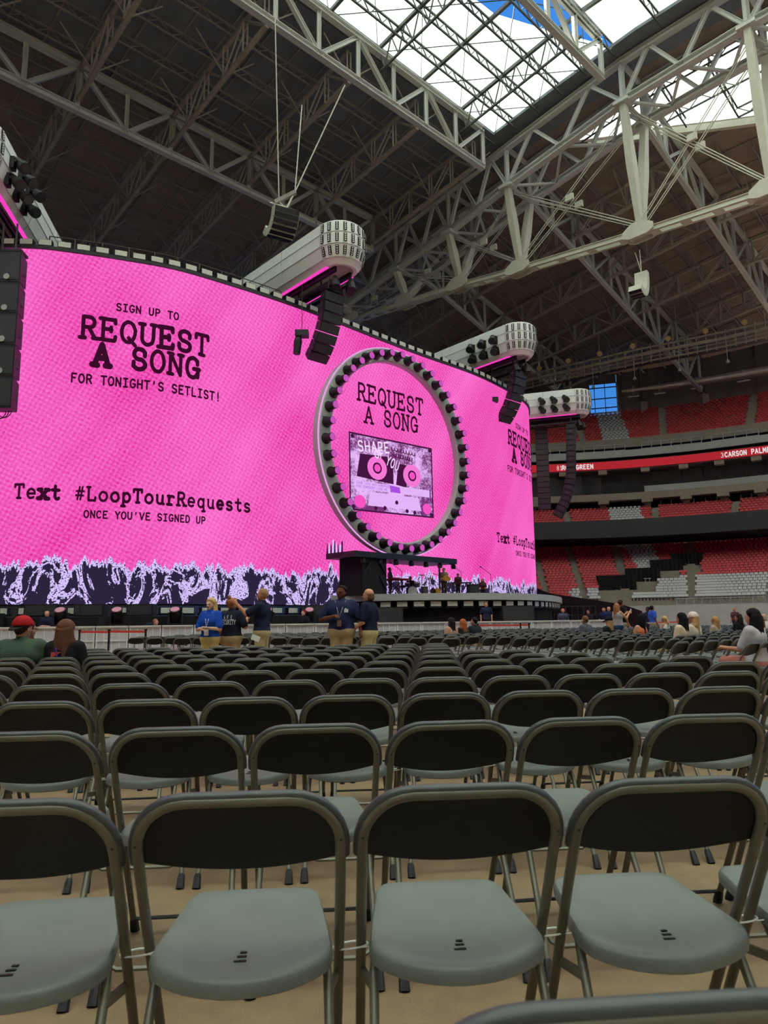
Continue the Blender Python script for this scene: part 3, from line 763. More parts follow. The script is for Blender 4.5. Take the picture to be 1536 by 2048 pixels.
# capitals: box 0..0.8 wide, 0..1 high
GL = {
 'A': [[(0.05, 0), (.4, 1), (.75, 0)], [(.18, .35), (.62, .35)]], 'B': [[(.1, 0), (.1, 1)], [(.1, 1), (.4, 1)] + AR(.4, .75, .27, .25, 90, -90) + [(.1, .5)], [(.4, .5)] + AR(.4, .25, .32, .25, 90, -90) + [(.1, 0)]],
 'C': [AR(.42, .5, .36, .5, 45, 315, 14)], 'D': [[(.1, 0), (.1, 1), (.35, 1)] + AR(.35, .5, .38, .5, 90, -90) + [(.1, 0)]],
 'E': [[(.7, 1), (.12, 1), (.12, 0), (.72, 0)], [(.12, .52), (.55, .52)]], 'F': [[(.7, 1), (.12, 1), (.12, 0)], [(.12, .52), (.55, .52)]],
 'G': [AR(.42, .5, .36, .5, 45, 340, 14) + [(.76, .45), (.48, .45)]], 'H': [[(.1, 0), (.1, 1)], [(.7, 0), (.7, 1)], [(.1, .5), (.7, .5)]],
 'I': [[(.4, 0), (.4, 1)], [(.15, 0), (.65, 0)], [(.15, 1), (.65, 1)]], 'J': [[(.6, 1), (.6, .25)] + AR(.36, .25, .24, .25, 0, -180)],
 'K': [[(.1, 0), (.1, 1)], [(.7, 1), (.12, .45)], [(.3, .6), (.72, 0)]], 'L': [[(.15, 1), (.15, 0), (.7, 0)]],
 'M': [[(.06, 0), (.1, 1), (.4, .35), (.7, 1), (.74, 0)]], 'N': [[(.1, 0), (.1, 1), (.7, 0), (.7, 1)]], 'O': [AR(.4, .5, .35, .5, 90, 450, 18)],
 'P': [[(.12, 0), (.12, 1), (.42, 1)] + AR(.42, .73, .28, .27, 90, -90) + [(.12, .46)]], 'Q': [AR(.4, .5, .35, .5, 90, 450, 18), [(.42, .22), (.78, -.12)]],
 'R': [[(.12, 0), (.12, 1), (.42, 1)] + AR(.42, .75, .27, .25, 90, -90) + [(.12, .5)], [(.4, .5), (.74, 0)]],
 'S': [AR(.4, .745, .3, .255, 25, 270, 9) + AR(.4, .245, .32, .245, 90, -155, 9)], 'T': [[(.4, 0), (.4, 1)], [(.05, 1), (.75, 1)]],
 'U': [[(.1, 1), (.1, .32)] + AR(.4, .32, .3, .32, 180, 360) + [(.7, 1)]], 'V': [[(.05, 1), (.4, 0), (.75, 1)]], 'W': [[(.02, 1), (.2, 0), (.4, .7), (.6, 0), (.78, 1)]],
 'X': [[(.08, 0), (.72, 1)], [(.08, 1), (.72, 0)]], 'Y': [[(.05, 1), (.4, .48), (.75, 1)], [(.4, .48), (.4, 0)]], 'Z': [[(.1, 1), (.7, 1), (.1, 0), (.72, 0)]],
 '!': [[(.4, 1), (.4, .3)], [(.4, .04), (.4, 0)]], "'": [[(.4, 1), (.36, .72)]], '.': [[(.4, .04), (.4, 0)]], ' ': [], '-': [[(.2, .5), (.6, .5)]],
 '#': [[(.22, .02), (.38, .98)], [(.46, .02), (.62, .98)], [(.08, .34), (.7, .34)], [(.12, .66), (.74, .66)]],
 '1': [[(.2, .8), (.42, 1), (.42, 0)], [(.2, 0), (.64, 0)]], '3': [AR(.38, .74, .28, .26, 150, -90, 9) + AR(.38, .25, .32, .25, 90, -150, 9)], '8': [AR(.4, .75, .26, .25, 90, 450, 12), AR(.4, .25, .32, .25, 90, 450, 12)],
 'e': [[(.1, .34), (.68, .34)] + AR(.4, .34, .3, .34, 0, 310, 13)], 'o': [AR(.4, .34, .32, .34, 90, 450, 16)], 'x': [[(.1, 0), (.7, .66)], [(.1, .66), (.7, 0)]],
 't': [[(.36, .95), (.36, .2)] + AR(.54, .2, .18, .2, 180, 320, 6), [(.1, .66), (.66, .66)]], 'p': [[(.14, -.32), (.14, .68)], AR(.42, .34, .28, .34, 160, -160, 14)],
 'q': [[(.66, -.32), (.66, .68)], AR(.38, .34, .28, .34, 20, 340, 14)], 'u': [[(.1, .66), (.14, .66), (.14, .25)] + AR(.39, .25, .25, .25, 180, 330, 7) + [(.64, .66)], [(.64, .66), (.64, 0), (.75, 0)]],
 'r': [[(.12, .66), (.24, .66), (.24, 0)], [(.24, .36)] + AR(.5, .4, .26, .26, 170, 50, 6), [(.06, 0), (.48, 0)]], 's': [AR(.4, .5, .26, .17, 30, 270, 8) + AR(.4, .165, .29, .165, 90, -150, 8)],
}
SER = {'R': [(.12, 0), (.76, 0)], 'E': [(.1, 0), (.1, 1)], 'Q': [], 'U': [(.1, 1), (.7, 1)], 'S': [], 'T': [(.4, 0)], 'A': [(.06, 0), (.74, 0)], 'O': [], 'N': [(.1, 0), (.1, 1), (.7, 1)], 'G': [], 'L': [(.14, 1)], 'p': [(.14, -.32)], 'q': [(.66, -.32)], 'x': [(.1, 0), (.7, 0), (.1, .66), (.7, .66)], 'H': [(.1, 0), (.7, 0), (.1, 1), (.7, 1)]}
def ribbon_strokes(text, w, serif=False, wob=0.0, weights=None):
    """list of (quad or polygon) in text units: advance 1 per character, cap height 1"""
    polys = []; rr = random.Random(len(text) * 7 + 3)
    for ci, ch in enumerate(text):
        ww = w * (weights[ci] if weights else 1.0)
        st = [list(p) for p in GL.get(ch, [])]
        if serif:
            for (sx, sy) in SER.get(ch, []): st.append([(sx - .14, sy), (sx + .14, sy)])
            if ch in 'TE' and ch == 'T': st += [[(.05, 1), (.05, .8)], [(.75, 1), (.75, .8)]]
            if ch == 'E': st += [[(.72, 0), (.74, .2)], [(.7, 1), (.72, .82)], [(.52, .42), (.52, .62)]]
            if ch == 'S': st += [[(.68, .86), (.68, .68)], [(.1, .14), (.1, .34)]]
            if ch == 'G': st += [[(.7, .86), (.7, .68)], [(.6, .45), (.84, .45)], [(.74, .45), (.74, .05)]]
            if ch == 'L': st += [[(.7, 0), (.72, .24)]]
        for pl in st:
            if wob: pl = [(x + rr.uniform(-wob, wob), y + rr.uniform(-wob, wob)) for x, y in pl]
            pl = [(x + ci + .1, y) for x, y in pl]
            for a, b in zip(pl[:-1], pl[1:]):
                dx, dy = b[0] - a[0], b[1] - a[1]; L = math.hypot(dx, dy) or 1e-6
                nx, ny = -dy / L * ww / 2, dx / L * ww / 2
                polys.append([(a[0] + nx, a[1] + ny), (a[0] - nx, a[1] - ny), (b[0] - nx, b[1] - ny), (b[0] + nx, b[1] + ny)])
            for q in pl: polys.append([(q[0] + ww / 2 * math.cos(k * math.pi / 4), q[1] + ww / 2 * math.sin(k * math.pi / 4)) for k in range(8)])
    return polys
def lettering(name, text, fn, sx, sy, w, m, parent, serif=False, wob=0.0, x0=0.0, y0=0.0, weights=None, clip=None, label=None):
    """fn(x, y) -> 3D point; sx = advance, sy = cap height in metres on that surface"""
    if ' ' in text:
        o = None; k = 0
        for wd in text.split(' '):
            if wd: o = lettering(name, wd, fn, sx, sy, w, m, parent, serif, wob, x0 + k * sx, y0, weights[k:k + len(wd)] if weights else None, clip, label) or o
            k += len(wd) + 1
        return o
    V = []; F = []
    for poly in ribbon_strokes(text, w, serif, wob, weights):
        pts = [(x0 + px * sx, y0 + py * sy) for px, py in poly]
        if clip and any(p[0] > clip for p in pts): continue
        k = len(V); V += [tuple(fn(*p)) for p in pts]; F.append(tuple(range(k, k + len(pts))))
    if not V: return None
    me = bpy.data.meshes.new(name); me.from_pydata([tuple(float(c) for c in v) for v in V], [], F); me.materials.append(m)
    return obj(name, me, parent, label=label)

# names on the ribbon board of the far stand
m_letter = emit('white_led_letters', (236, 226, 226), .9)
def rib_fn(s_left): return lambda x, y: bowl(s_left - x, -.14, 22.68 + y)
lettering('lettering', '3', rib_fn(s_at(1441, 0, 23.0)), .46, .6, .14, m_letter, ribbon)
lettering('lettering', 'CARSON PALMER', rib_fn(s_at(1450, 0, 23.0)), .46, .6, .26, m_letter, ribbon)
lettering('lettering', '81', rib_fn(s_at(1111, 0, 23.0)), .44, .6, .12, m_letter, ribbon)
lettering('lettering', 'ROY GREEN', rib_fn(s_at(1123, 0, 23.0)), .5, .6, .26, m_letter, ribbon)
# ================================================================ the curved LED screen
Z0S, Z1S = 2.1, 19.1
top_px = [(50, 497), (150, 507), (250, 522), (350, 540), (450, 569), (550, 601), (625, 628), (681, 650), (762, 682), (843, 713), (943, 748), (1004, 777), (1036, 797)]
_sp = [tuple(atz(x, y, Z1S)[:2]) for x, y in top_px]
_sp = [(-38, 36.5), (-28.5, 33.0), (-22, 31.9)] + _sp + [(12.6, 59.2), (13.0, 63.5), (12.2, 68)]
SCP = catmull(_sp, 8)
# light smoothing of the traced curve
for _ in range(4): SCP[1:-1] = (SCP[:-2] + 2 * SCP[1:-1] + SCP[2:]) / 4
SCS = np.r_[0, np.cumsum(np.linalg.norm(np.diff(SCP, axis=0), axis=1))]
def scr(u, v, off=0.0):
    p = np.array([np.interp(u, SCS, SCP[:, k]) for k in (0, 1)]); q = np.array([np.interp(u + .3, SCS, SCP[:, k]) for k in (0, 1)]) - np.array([np.interp(u - .3, SCS, SCP[:, k]) for k in (0, 1)])
    d = unit(q); return np.array([*(p + np.array([d[1], -d[0]]) * off), v])
def scr_frame(u):
    d = unit(scr(u + .3, 0) - scr(u - .3, 0)); return d, np.array([d[1], -d[0], 0])
U_END = float(SCS[-1])
def scr_hit(px, py):
    """where the sight line meets the screen wall: (u, v)"""
    r = ray(px, py); best = None
    for i in range(len(SCP) - 1):
        a, b = SCP[i], SCP[i + 1]; A = np.array([[r[0], a[0] - b[0]], [r[1], a[1] - b[1]]])
        if abs(np.linalg.det(A)) < 1e-9: continue
        k, t = np.linalg.solve(A, a)
        if -.001 <= t <= 1.001 and k > 0 and (best is None or k < best[0]): best = (k, SCS[i] + t * (SCS[i + 1] - SCS[i]), CAMH + r[2] * k)
    return best[1], best[2]

def screen_material(name, crowd=True):
    g = NG(name)
    uv = g.n('ShaderNodeUVMap'); uv.uv_map = 'uv'
    sp = g.n('ShaderNodeSeparateXYZ'); g.t.links.new(uv.outputs[0], sp.inputs[0]); u, v = sp.outputs[0], sp.outputs[1]
    vec = g.comb(u, v, 0.0)
    k = 2 * math.pi / .30
    a = g.math('MULTIPLY', g.math('ADD', g.math('MULTIPLY', u, .94), g.math('MULTIPLY', v, .34)), k)
    b = g.math('MULTIPLY', g.math('SUBTRACT', g.math('MULTIPLY', v, .94), g.math('MULTIPLY', u, .34)), k)
    dots = g.math('MULTIPLY', g.math('SINE', a), g.math('SINE', b))
    big = g.noise(vec, .11, 2, .5); mid = g.noise(vec, .6, 3, .6); fine = g.noise(vec, 8.5, 3, .75)
    stripe = g.noise(g.comb(g.math('ADD', g.math('MULTIPLY', u, .9), g.math('MULTIPLY', v, -.6)), g.math('MULTIPLY', v, .12), 0), .35, 2, .5)
    f = g.math('ADD', g.math('MULTIPLY', dots, .24), g.math('ADD', g.math('MULTIPLY', g.math('SUBTRACT', fine, .5), 1.5), g.math('ADD', g.math('MULTIPLY', g.math('SUBTRACT', big, .5), 1.1), g.math('MULTIPLY', g.math('SUBTRACT', stripe, .5), .9))))
    # printed gradient of the artwork: paler towards the left of the graphic
    f = g.math('ADD', f, .52, clamp=True)
    pink = g.mix(f, lin((224, 34, 152)), lin((255, 122, 214)))
    colr = pink
    if crowd:
        n1 = g.noise(g.comb(u, 3.3, 0), .75, 4, .75); n2 = g.noise(g.comb(u, 9.1, 0), 3.2, 3, .7)
        hgt = g.math('ADD', 1.75, g.math('ADD', g.math('MULTIPLY', n1, 3.0), g.math('MULTIPLY', n2, 1.5)))
        dv = g.math('SUBTRACT', hgt, v)
        mask = g.math('GREATER_THAN', dv, 0.0)
        th = g.noise(g.comb(g.math('MULTIPLY', u, 1.15), g.math('MULTIPLY', v, .62), 0), 0.72, 5, .62, 1.1)
        ridge = g.math('ABSOLUTE', g.math('SUBTRACT', th, .52))
        lines = g.math('LESS_THAN', ridge, .034)
        blob = g.math('GREATER_THAN', g.noise(g.comb(u, v, 4.0), .6, 6, .72, .6), .635)
        edge = g.math('LESS_THAN', dv, g.math('MULTIPLY', n2, .5))
        wh = g.math('MAXIMUM', g.math('MAXIMUM', lines, blob), edge)
        spk = g.math('GREATER_THAN', g.noise(vec, 14, 2, .5), .42)
        wh = g.math('MULTIPLY', wh, spk)
        colr = g.mix(mask, pink, g.mix(wh, lin((44, 36, 62)), lin((216, 196, 255))))
    e = g.n('ShaderNodeEmission'); g.put(e.inputs[0], colr); e.inputs[1].default_value = 1.0
    g.t.links.new(e.outputs[0], g.out.inputs[0]); return g.m
m_screen = screen_material('pink_led_screen'); m_disc = screen_material('pink_led_disc', False)
m_ink = emit('screen_ink', (58, 12, 42), 1.0)

screen = thing('led_screen', 'huge curved pink LED screen with black typewriter lettering and crowd graphic', 'screen', scr(60, Z0S))
us = np.linspace(0, U_END, 130); vs = np.linspace(Z0S, Z1S, 8)
V = [tuple(scr(u, v)) for v in vs for u in us]; n = len(us)
F = [(j * n + i, j * n + i + 1, (j + 1) * n + i + 1, (j + 1) * n + i) for j in range(len(vs) - 1) for i in range(n - 1)]
me = bpy.data.meshes.new('display_panel'); me.from_pydata(V, [], F); me.materials.append(m_screen)
uvl = me.uv_layers.new(name='uv')
for li, l in enumerate(me.loops): uvl.data[li].uv = (us[l.vertex_index % n], vs[l.vertex_index // n])
obj('display_panel', me, screen)
# body behind the display and its frame
mb = MB(); mb.loft([[scr(u, z, o) for o, z in ((-.06, Z0S - .05), (-.06, Z1S + .12), (-1.2, Z1S + .12), (-1.2, Z0S - .05))] for u in np.linspace(0, U_END, 70)]); mb.build('screen_back', M['black'], screen)
mb = MB(); mb.loft([[scr(u, z, o) for o, z in ((.02, Z1S), (.12, Z1S), (.12, Z1S + .16), (.02, Z1S + .16))] for u in np.linspace(0, U_END, 90)]); mb.build('top_trim', M['black'], screen)
mb = MB(); mb.loft([[scr(u, z, o) for o, z in ((-.5, Z1S + .2), (-.44, Z1S + .2), (-.44, Z1S + 1.1), (-.5, Z1S + 1.1))] for u in (24, 26, 30, 34)]); 
# strobe blocks along the top and the foot of the screen
u_a = scr_hit(0, 505)[0]; u_b = scr_hit(1036, 799)[0]
blk = MB(); blk.box((0, 0, .21), (.62, .3, .30), None, 0); blk.box((0, -.16, .21), (.56, .02, .26), None, 1); blk.box((0, .05, .03), (.7, .34, .07), None, 2)
blk_me = blk.mesh('strobe', [M['black'], mat('strobe_face', (196, 196, 186), .4), M['black']])
k = 0
for u in np.arange(u_a - .5, U_END - 2, .86):
    d, nrm = scr_frame(u); p = scr(u, Z1S + .14, -.1)
    obj('edge_lamp', blk_me, screen, matrix=Matrix(((d[0], -nrm[0], 0, p[0]), (d[1], -nrm[1], 0, p[1]), (0, 0, 1, p[2]), (0, 0, 0, 1))))
for u in np.arange(u_a - .6, scr_hit(700, 1180)[0], .98):
    d, nrm = scr_frame(u); p = scr(u, Z0S - .52, .25)
    obj('foot_lamp', blk_me, screen, matrix=Matrix(((d[0], -nrm[0], 0, p[0]), (d[1], -nrm[1], 0, p[1]), (0, 0, 1, p[2]), (0, 0, 0, 1))))
# catwalk rail on top, behind
mb = MB()
for u in np.arange(u_a + 2, u_a + 16, 1.3): p = scr(u, Z1S, -.9); mb.beam(p, p + [0, 0, 1.2], .06)
for z in (.6, 1.2): mb.tube([scr(u, Z1S + z, -.9) for u in np.arange(u_a + 2, u_a + 16, 1.3)], .03, 4)
tag(mb.build('top_rail', M['concrete_d'], screen), kind='stuff')
# lettering
SM = lambda x, y: scr(x, y, .04)
def screen_line(text, p0, p1, cap, w, serif, wob=0.0, du=0.0, weights=None, clip=None):
    (u0, v0), (u1, v1) = scr_hit(*p0), scr_hit(*p1); v = (v0 + v1) / 2
    _, vt = scr_hit(p0[0], p0[1] - cap); h = vt - v0
    lettering('lettering', text, SM, (u1 - u0) / len(text), h, w, m_ink, screen, serif, wob, u0 + du, v, weights, clip)
TX = [('SIGN UP TO', (231, 621), (358, 641), 14, .24, False, 0), ('REQUEST', (156, 676), (419, 712), 42, .2, True, .012), ('A SONG', (183, 731), (400, 757), 42, .2, True, .012),
      ("FOR TONIGHT'S SETLIST!", (140, 766), (441, 801), 17, .24, False, 0), ('Text #LoopTourRequests', (26, 1001), (502, 1020), 27, .2, True, .01), ("ONCE YOU'VE SIGNED UP", (166, 1037), (411, 1046), 14, .24, False, 0)]
DU = scr_hit(993, 1083)[0] - scr_hit(27, 1001)[0]
for tx, p0, p1, cap, w, se, wo in TX:
    wt = {'REQUEST': [1, 1, .95, 1, 1.15, 1.1, 1], 'A SONG': [1.45, 1, 1.15, 1, 1, 1.1]}.get(tx, [1, .95, 1.6, 1.35, 1, .8] + [1, 1, 1.15, 1.15, 1.15, 1.1, 1.1, 1.25, 1.1, .95, 1.0, .95, 1.3, 1.2, 1.1, 1.1]) if se else None
    screen_line(tx, p0, p1, cap, w, se, wo, 0, wt); screen_line(tx, p0, p1, cap, w, se, wo, DU, wt, U_END - 4)

# ================================================================ ring of lamps with its round display
uc = scr_hit(775, 910)[0]
rd, rn = scr_frame(uc)
rd = unit(scr(scr_hit(905, 950)[0], 0) - scr(scr_hit(640, 870)[0], 0)); rn = np.array([rd[1], -rd[0], 0])
RR, zc = 6.4, 11.4
rc = np.array([0.6245, 42.716, 0.0])
rc = rc + np.array([0, 0, zc])
def rp(x, y, off=0.0): return rc + rd * x + np.array([0, 0, y]) + rn * off
ring = thing('lamp_ring', 'giant grey ring of forty round lamps framing a circular pink display', 'light ring', rp(0, -RR))
mb = MB(); NN = 96; secs = []
for k in range(NN):
    a = 2 * math.pi * k / NN; c, s_ = math.cos(a), math.sin(a)
    secs.append([rp(c * r_, s_ * r_, o) for r_, o in ((RR * .872, 0), (RR * .872, .55), (RR * .882, .6), (RR * .995, .6), (RR, .55), (RR, 0))])
secs.append(secs[0]); mb.loft(secs, cap=False); mb.build('ring_body', M['grey'], ring)
for k in range(20):
    a = 2 * math.pi * (k + .5) / 20; c, s_ = math.cos(a), math.sin(a)
    mb = MB(); mb.beam(rp(c * RR * .89, s_ * RR * .89, .605), rp(c * RR * .99, s_ * RR * .99, .605), .03, .012, rn); mb.build('panel_joint', M['black'], ring)
m_edge = emit('white_edge_light', (238, 170, 236), .9)
for r_ in (RR * .88, RR * 1.005):
    mb = MB(); mb.tube([rp(math.cos(2 * math.pi * k / 72) * r_, math.sin(2 * math.pi * k / 72) * r_, .5) for k in range(72)], .05, 5, True); mb.build('edge_light', m_edge, ring)
m_lens = emit('pink_lens', (222, 96, 206), .75)
for k in range(40):
    a = 2 * math.pi * (k + .25) / 40; c, s_ = math.cos(a), math.sin(a); p = rp(c * RR * .935, s_ * RR * .935, .6)
    mb = MB(); mb.lathe(p, rn, [(0, .31), (.06, .32), (.16, .26), (.30, .23), (.58, .22)], 14); lampo = mb.build('lamp', M['black'], ring, smooth=True)
    mb = MB(); mb.lathe(p + rn * .52, rn, [(0, .19), (.08, .2)], 14); mb.build('lens', m_lens, lampo)
# round display
mb = MB(); K = 64; V = [tuple(rp(0, 0, .2))]; uvs = [(200.0, 30.0)]
for j in (1, 2, 3, 4):
    for k in range(K): a = 2 * math.pi * k / K; r_ = RR * .872 * j / 4; V.append(tuple(rp(r_ * math.cos(a), r_ * math.sin(a), .2))); uvs.append((200 + r_ * math.cos(a), 30 + r_ * math.sin(a)))
F = [(0, 1 + k, 1 + (k + 1) % K) for k in range(K)] + [(1 + j * K + k, 1 + (j + 1) * K + k, 1 + (j + 1) * K + (k + 1) % K, 1 + j * K + (k + 1) % K) for j in range(3) for k in range(K)]
me = bpy.data.meshes.new('round_display'); me.from_pydata(V, [], F); me.materials.append(m_disc); uvl = me.uv_layers.new(name='uv')
for li, l in enumerate(me.loops): uvl.data[li].uv = uvs[l.vertex_index]
disc = obj('round_display', me, ring)
def ring_hit(px, py, off=.2):
    r = ray(px, py); o = np.array([0, 0, CAMH]); k = np.dot(rp(0, 0, off) - o, rn) / np.dot(r, rn); p = o + r * k - rp(0, 0, off); return float(np.dot(p, rd)), float(p[2])
def ring_line(text, p0, p1, cap):
    a, b = ring_hit(*p0), ring_hit(*p1); _, vt = ring_hit(p0[0], p0[1] - cap)
    sl = (b[1] - a[1]) / (b[0] - a[0])
    lettering('lettering', text, lambda x, y: rp(x, y + (x - a[0]) * sl, .24), (b[0] - a[0]) / len(text), vt - a[1], .16, m_ink, disc, True, .012, a[0], a[1])
ring_line('REQUEST', (712, 798), (847, 831), 33); ring_line('A SONG', (727, 844), (836, 866), 32)
# cassette graphic on the round display: flat shapes laid on the display
ca, cb, cd = ring_hit(696, 863), ring_hit(862, 897), ring_hit(698, 1020)
cx = np.array(cb) - np.array(ca); cy = np.array(cd) - np.array(ca)
def cas(x, y, off=.25): q = np.array(ca) + cx * x + cy * (1 - y); return rp(q[0], q[1], off)
g = NG('cassette_shell'); co = g.n('ShaderNodeTexCoord').outputs['Object']
f1 = g.noise(co, 9, 6, .8, .5); f2 = g.noise(co, .55, 3, .6)
ff = g.ramp(g.math('ADD', f1, g.math('MULTIPLY', g.math('SUBTRACT', f2, .5), 1.1)), .42, .58)
e = g.n('ShaderNodeEmission'); g.put(e.inputs[0], g.mix(ff, lin((120, 50, 118)), lin((232, 184, 250)))); g.t.links.new(e.outputs[0], g.out.inputs[0]); m_cas = g.m
m_lilac = emit('cassette_lilac', (226, 180, 248)); m_pink2 = emit('cassette_pink', (246, 120, 214)); m_hot = emit('cassette_hot_pink', (246, 84, 196)); m_dk = emit('cassette_dark', (70, 20, 64)); m_wh = emit('cassette_white', (246, 222, 255)); m_vio = emit('cassette_violet', (170, 80, 220))
def flat(name, pts, m, off, par):
    mb = MB(); A = [cas(x, y, off) for x, y in pts]; mb.add(A, [tuple(range(len(A)))]); return mb.build(name, m, par)
def circ(x, y, rx, ry, n=22, a0=0): return [(x + rx * math.cos(a0 + 2 * math.pi * k / n), y + ry * math.sin(a0 + 2 * math.pi * k / n)) for k in range(n)]
cass = flat('cassette_graphic', [(.02, 0), (.98, 0), (1, .03), (.99, .97), (.97, 1), (.02, 1), (0, .97), (0, .03)], m_cas, .25, disc)
disc_c = cass
for bx in ([(0, 0), (1, 0), (1, .022), (0, .022)], [(0, .978), (1, .978), (1, 1), (0, 1)], [(0, 0), (.015, 0), (.015, 1), (0, 1)], [(.985, 0), (1, 0), (1, 1), (.985, 1)]): flat('outline', bx, m_dk, .262, disc)
flat('tape_window', [(.08, .44), (.5, .40), (.5, .70), (.42, .76), (.12, .74)], m_dk, .262, disc); flat('tape_window', [(.53, .40), (.66, .38), (.66, .69), (.56, .69)], m_dk, .262, disc)
for x, y in ((.31, .585), (.73, .555)):
    flat('reel', circ(x, y, .112, .155), m_pink2, .27, disc); flat('reel_hub', circ(x, y, .052, .075), m_dk, .278, disc); flat('spindle', circ(x, y, .036, .052, 12), m_hot, .286, disc)
flat('paper_label', [(.05, .285), (.95, .285), (.95, .385), (.05, .385)], m_lilac, .272, disc); flat('ink_stain', [(.46, .29), (.58, .29), (.57, .37), (.45, .38)], m_vio, .278, disc)
flat('lower_plate', [(.2, .08), (.84, .08), (.8, .26), (.22, .26)], m_lilac, .268, disc)
for x, y, r_ in ((.11, .12, .062), (.91, .12, .055)): flat('wheel', circ(x, y, r_, r_ * 1.35), m_hot, .275, disc)
for x, y in ((.04, .045), (.965, .045), (.965, .955), (.035, .95), (.285, .055), (.39, .07), (.655, .06), (.75, .05), (.53, .16)): flat('screw', circ(x, y, .02, .028, 10), m_dk, .28, disc)
def cline(text, x0, y0, adv, hgt, rot, w, m): lettering('handwriting', text, lambda x, y: cas(x0 + x * math.cos(rot) - y * math.sin(rot) * .7, y0 + x * math.sin(rot) * 1.3 + y, .292), adv, hgt, w, m, disc, False, .03)
cline('SHAPE', .09, .77, .075, .13, .1, .16, m_wh); cline('OF', .28, .71, .06, .1, .2, .16, m_wh); cline('YOU', .40, .66, .055, .12, -.35, .16, m_wh)
cline('YOUR LOVE WAS HANDMADE', .07, .345, .0175, .028, 0, .14, m_vio); cline('FOR SOMEBODY LIKE ME', .07, .3, .0175, .028, 0, .14, m_vio)
mb = MB(); 
for row, (xa, xb, y) in enumerate(((.47, .78, .88), (.5, .74, .80))):
    mb.tube([cas(xa + (xb - xa) * q / 60, y - .02 * q / 60 + .025 * math.sin(q * .9), .295) + rd * .06 * math.cos(q * .9) for q in range(61)], .03, 4)
mb.build('scribble', m_dk, disc)

# ---------------------------------------------------------------- canopy that carries the ring, black tower
cl = ring_hit(652, 1110, .8); ctop = rp(0, cl[1], 0)[2]
can = thing('stage_canopy', 'flat black canopy under the lamp ring on a dark tower', 'canopy', rp(-5, -RR - 1))
xa, xb = ring_hit(652, 1110, -.9)[0], ring_hit(914, 1128, 1.5)[0]
mb = MB(); P = lambda x, o, z: rc * [1, 1, 0] + rd * x + rn * o + [0, 0, z]
zc1 = rc[2] - RR - .02
mb.loft([[P(x, o, z) for o, z in ((-.9, zc1 - .32), (1.5, zc1 - .32), (1.5, zc1), (-.9, zc1))] for x in (xa, xb)]); mb.build('roof_slab', M['black'], can)
for q in np.arange(xa + .8, xb, 1.3):
    mb = MB(); mb.lathe(P(q, 1.3, zc1 - .32), (0, 0, -1), [(0, .1), (.12, .16), (.3, .14)], 8); mb.build('downlight', M['black'], can)
tx0, tx1 = ring_hit(698, 1150)[0], ring_hit(746, 1150)[0]
mb = MB(); mb.loft([[P(x, o, z) for o, z in ((-.6, 2.6), (1.3, 2.6), (1.3, zc1 - .32), (-.6, zc1 - .32))] for x in (tx0, tx1)]); mb.build('tower', M['blackcloth'], can)
for x in (tx0 + .1, tx1 - .1):
    for z in np.arange(3, zc1 - 1, .8):
        mb = MB(); mb.beam(P(x, 1.35, z), P(x + (.5 if x < (tx0 + tx1) / 2 else -.5), 1.35, z + .7), .06); mb.build('tower_brace', M['black'], can)
mb = MB(); p = P(xb - 1.6, 1.4, 2.6); mb.beam(p, p + [0, 0, zc1 - 3], .09); mb.build('post', M['black'], can)
# little row of raised hands shown at the canopy's left end (part of the screen picture)
uh, vh = scr_hit(668, 1108)
mb = MB(); rr = random.Random(4)
for q in range(9):
    x = uh - .55 + q * .14; hh = .5 + .35 * rr.random()
    mb.add([scr(x - .09, vh - .3, .05), scr(x + .09, vh - .3, .05), scr(x + .05 + rr.uniform(-.05, .05), vh + hh, .05), scr(x - .03, vh + hh * .97, .05)], [(0, 1, 2, 3)], q % 2)
mb.build('raised_hands_picture', [m_dk, emit('lavender_hands', (216, 196, 255))], screen)

# ================================================================ stage platform
PZ = 2.62
edge_px = [(640, 1206), (700, 1200), (780, 1195), (860, 1191), (940, 1188), (1020, 1187), (1080, 1187.5), (1104, 1190)]
ep = [tuple(V3((0, 0, 0)))] 
ex = [(-3.2, 40.9), (-1.6, 40.0), (.4, 39.4), (2.6, 39.2), (5.0, 39.7), (7.4, 41.0), (9.2, 43.0), (10.8, 46.2), (12.2, 50.4), (13.2, 55), (14.2, 60), (13.4, 64)]
ec = catmull(ex, 6)
stage = thing('stage_platform', 'low curved stage platform with pale grey lip in front of the lamp ring', 'stage', (4, 44, 0))
inner = [scr(scr_hit(px, 1150)[0], 0)[:2] for px in np.linspace(690, 1050, 12)]
poly = [tuple(p) for p in ec] + [(12.6, 66)] + [tuple(p) for p in inner[::-1]]
mb = MB(); mb.add([(x, y, PZ) for x, y in poly] + [(x, y, PZ - .3) for x, y in poly], [tuple(range(len(poly))), tuple(range(2 * len(poly) - 1, len(poly) - 1, -1))]); mb.build('deck', M['black'], stage)
def offs(path, o):
    d = np.gradient(path, axis=0); d /= np.linalg.norm(d, axis=1)[:, None]; return path + np.c_[d[:, 1], -d[:, 0]] * o
eo = offs(ec, .25); ei = offs(ec, -.6)
mb = MB(); mb.loft([[(a[0], a[1], PZ - .34), (a[0], a[1], PZ + .03), (b_[0], b_[1], PZ + .03), (b_[0], b_[1], PZ - .34)] for a, b_ in zip(eo, ei)]); mb.build('lip', M['grey'], stage)
mb = MB(); mb.loft([[(a[0], a[1], 0), (a[0], a[1], PZ - .34), (b_[0], b_[1], PZ - .34), (b_[0], b_[1], 0)] for a, b_ in zip(offs(ec, -.5), offs(ec, -.7))]); mb.build('skirt', M['blackcloth'], stage)
es = np.r_[0, np.cumsum(np.linalg.norm(np.diff(ec, axis=0), axis=1))]
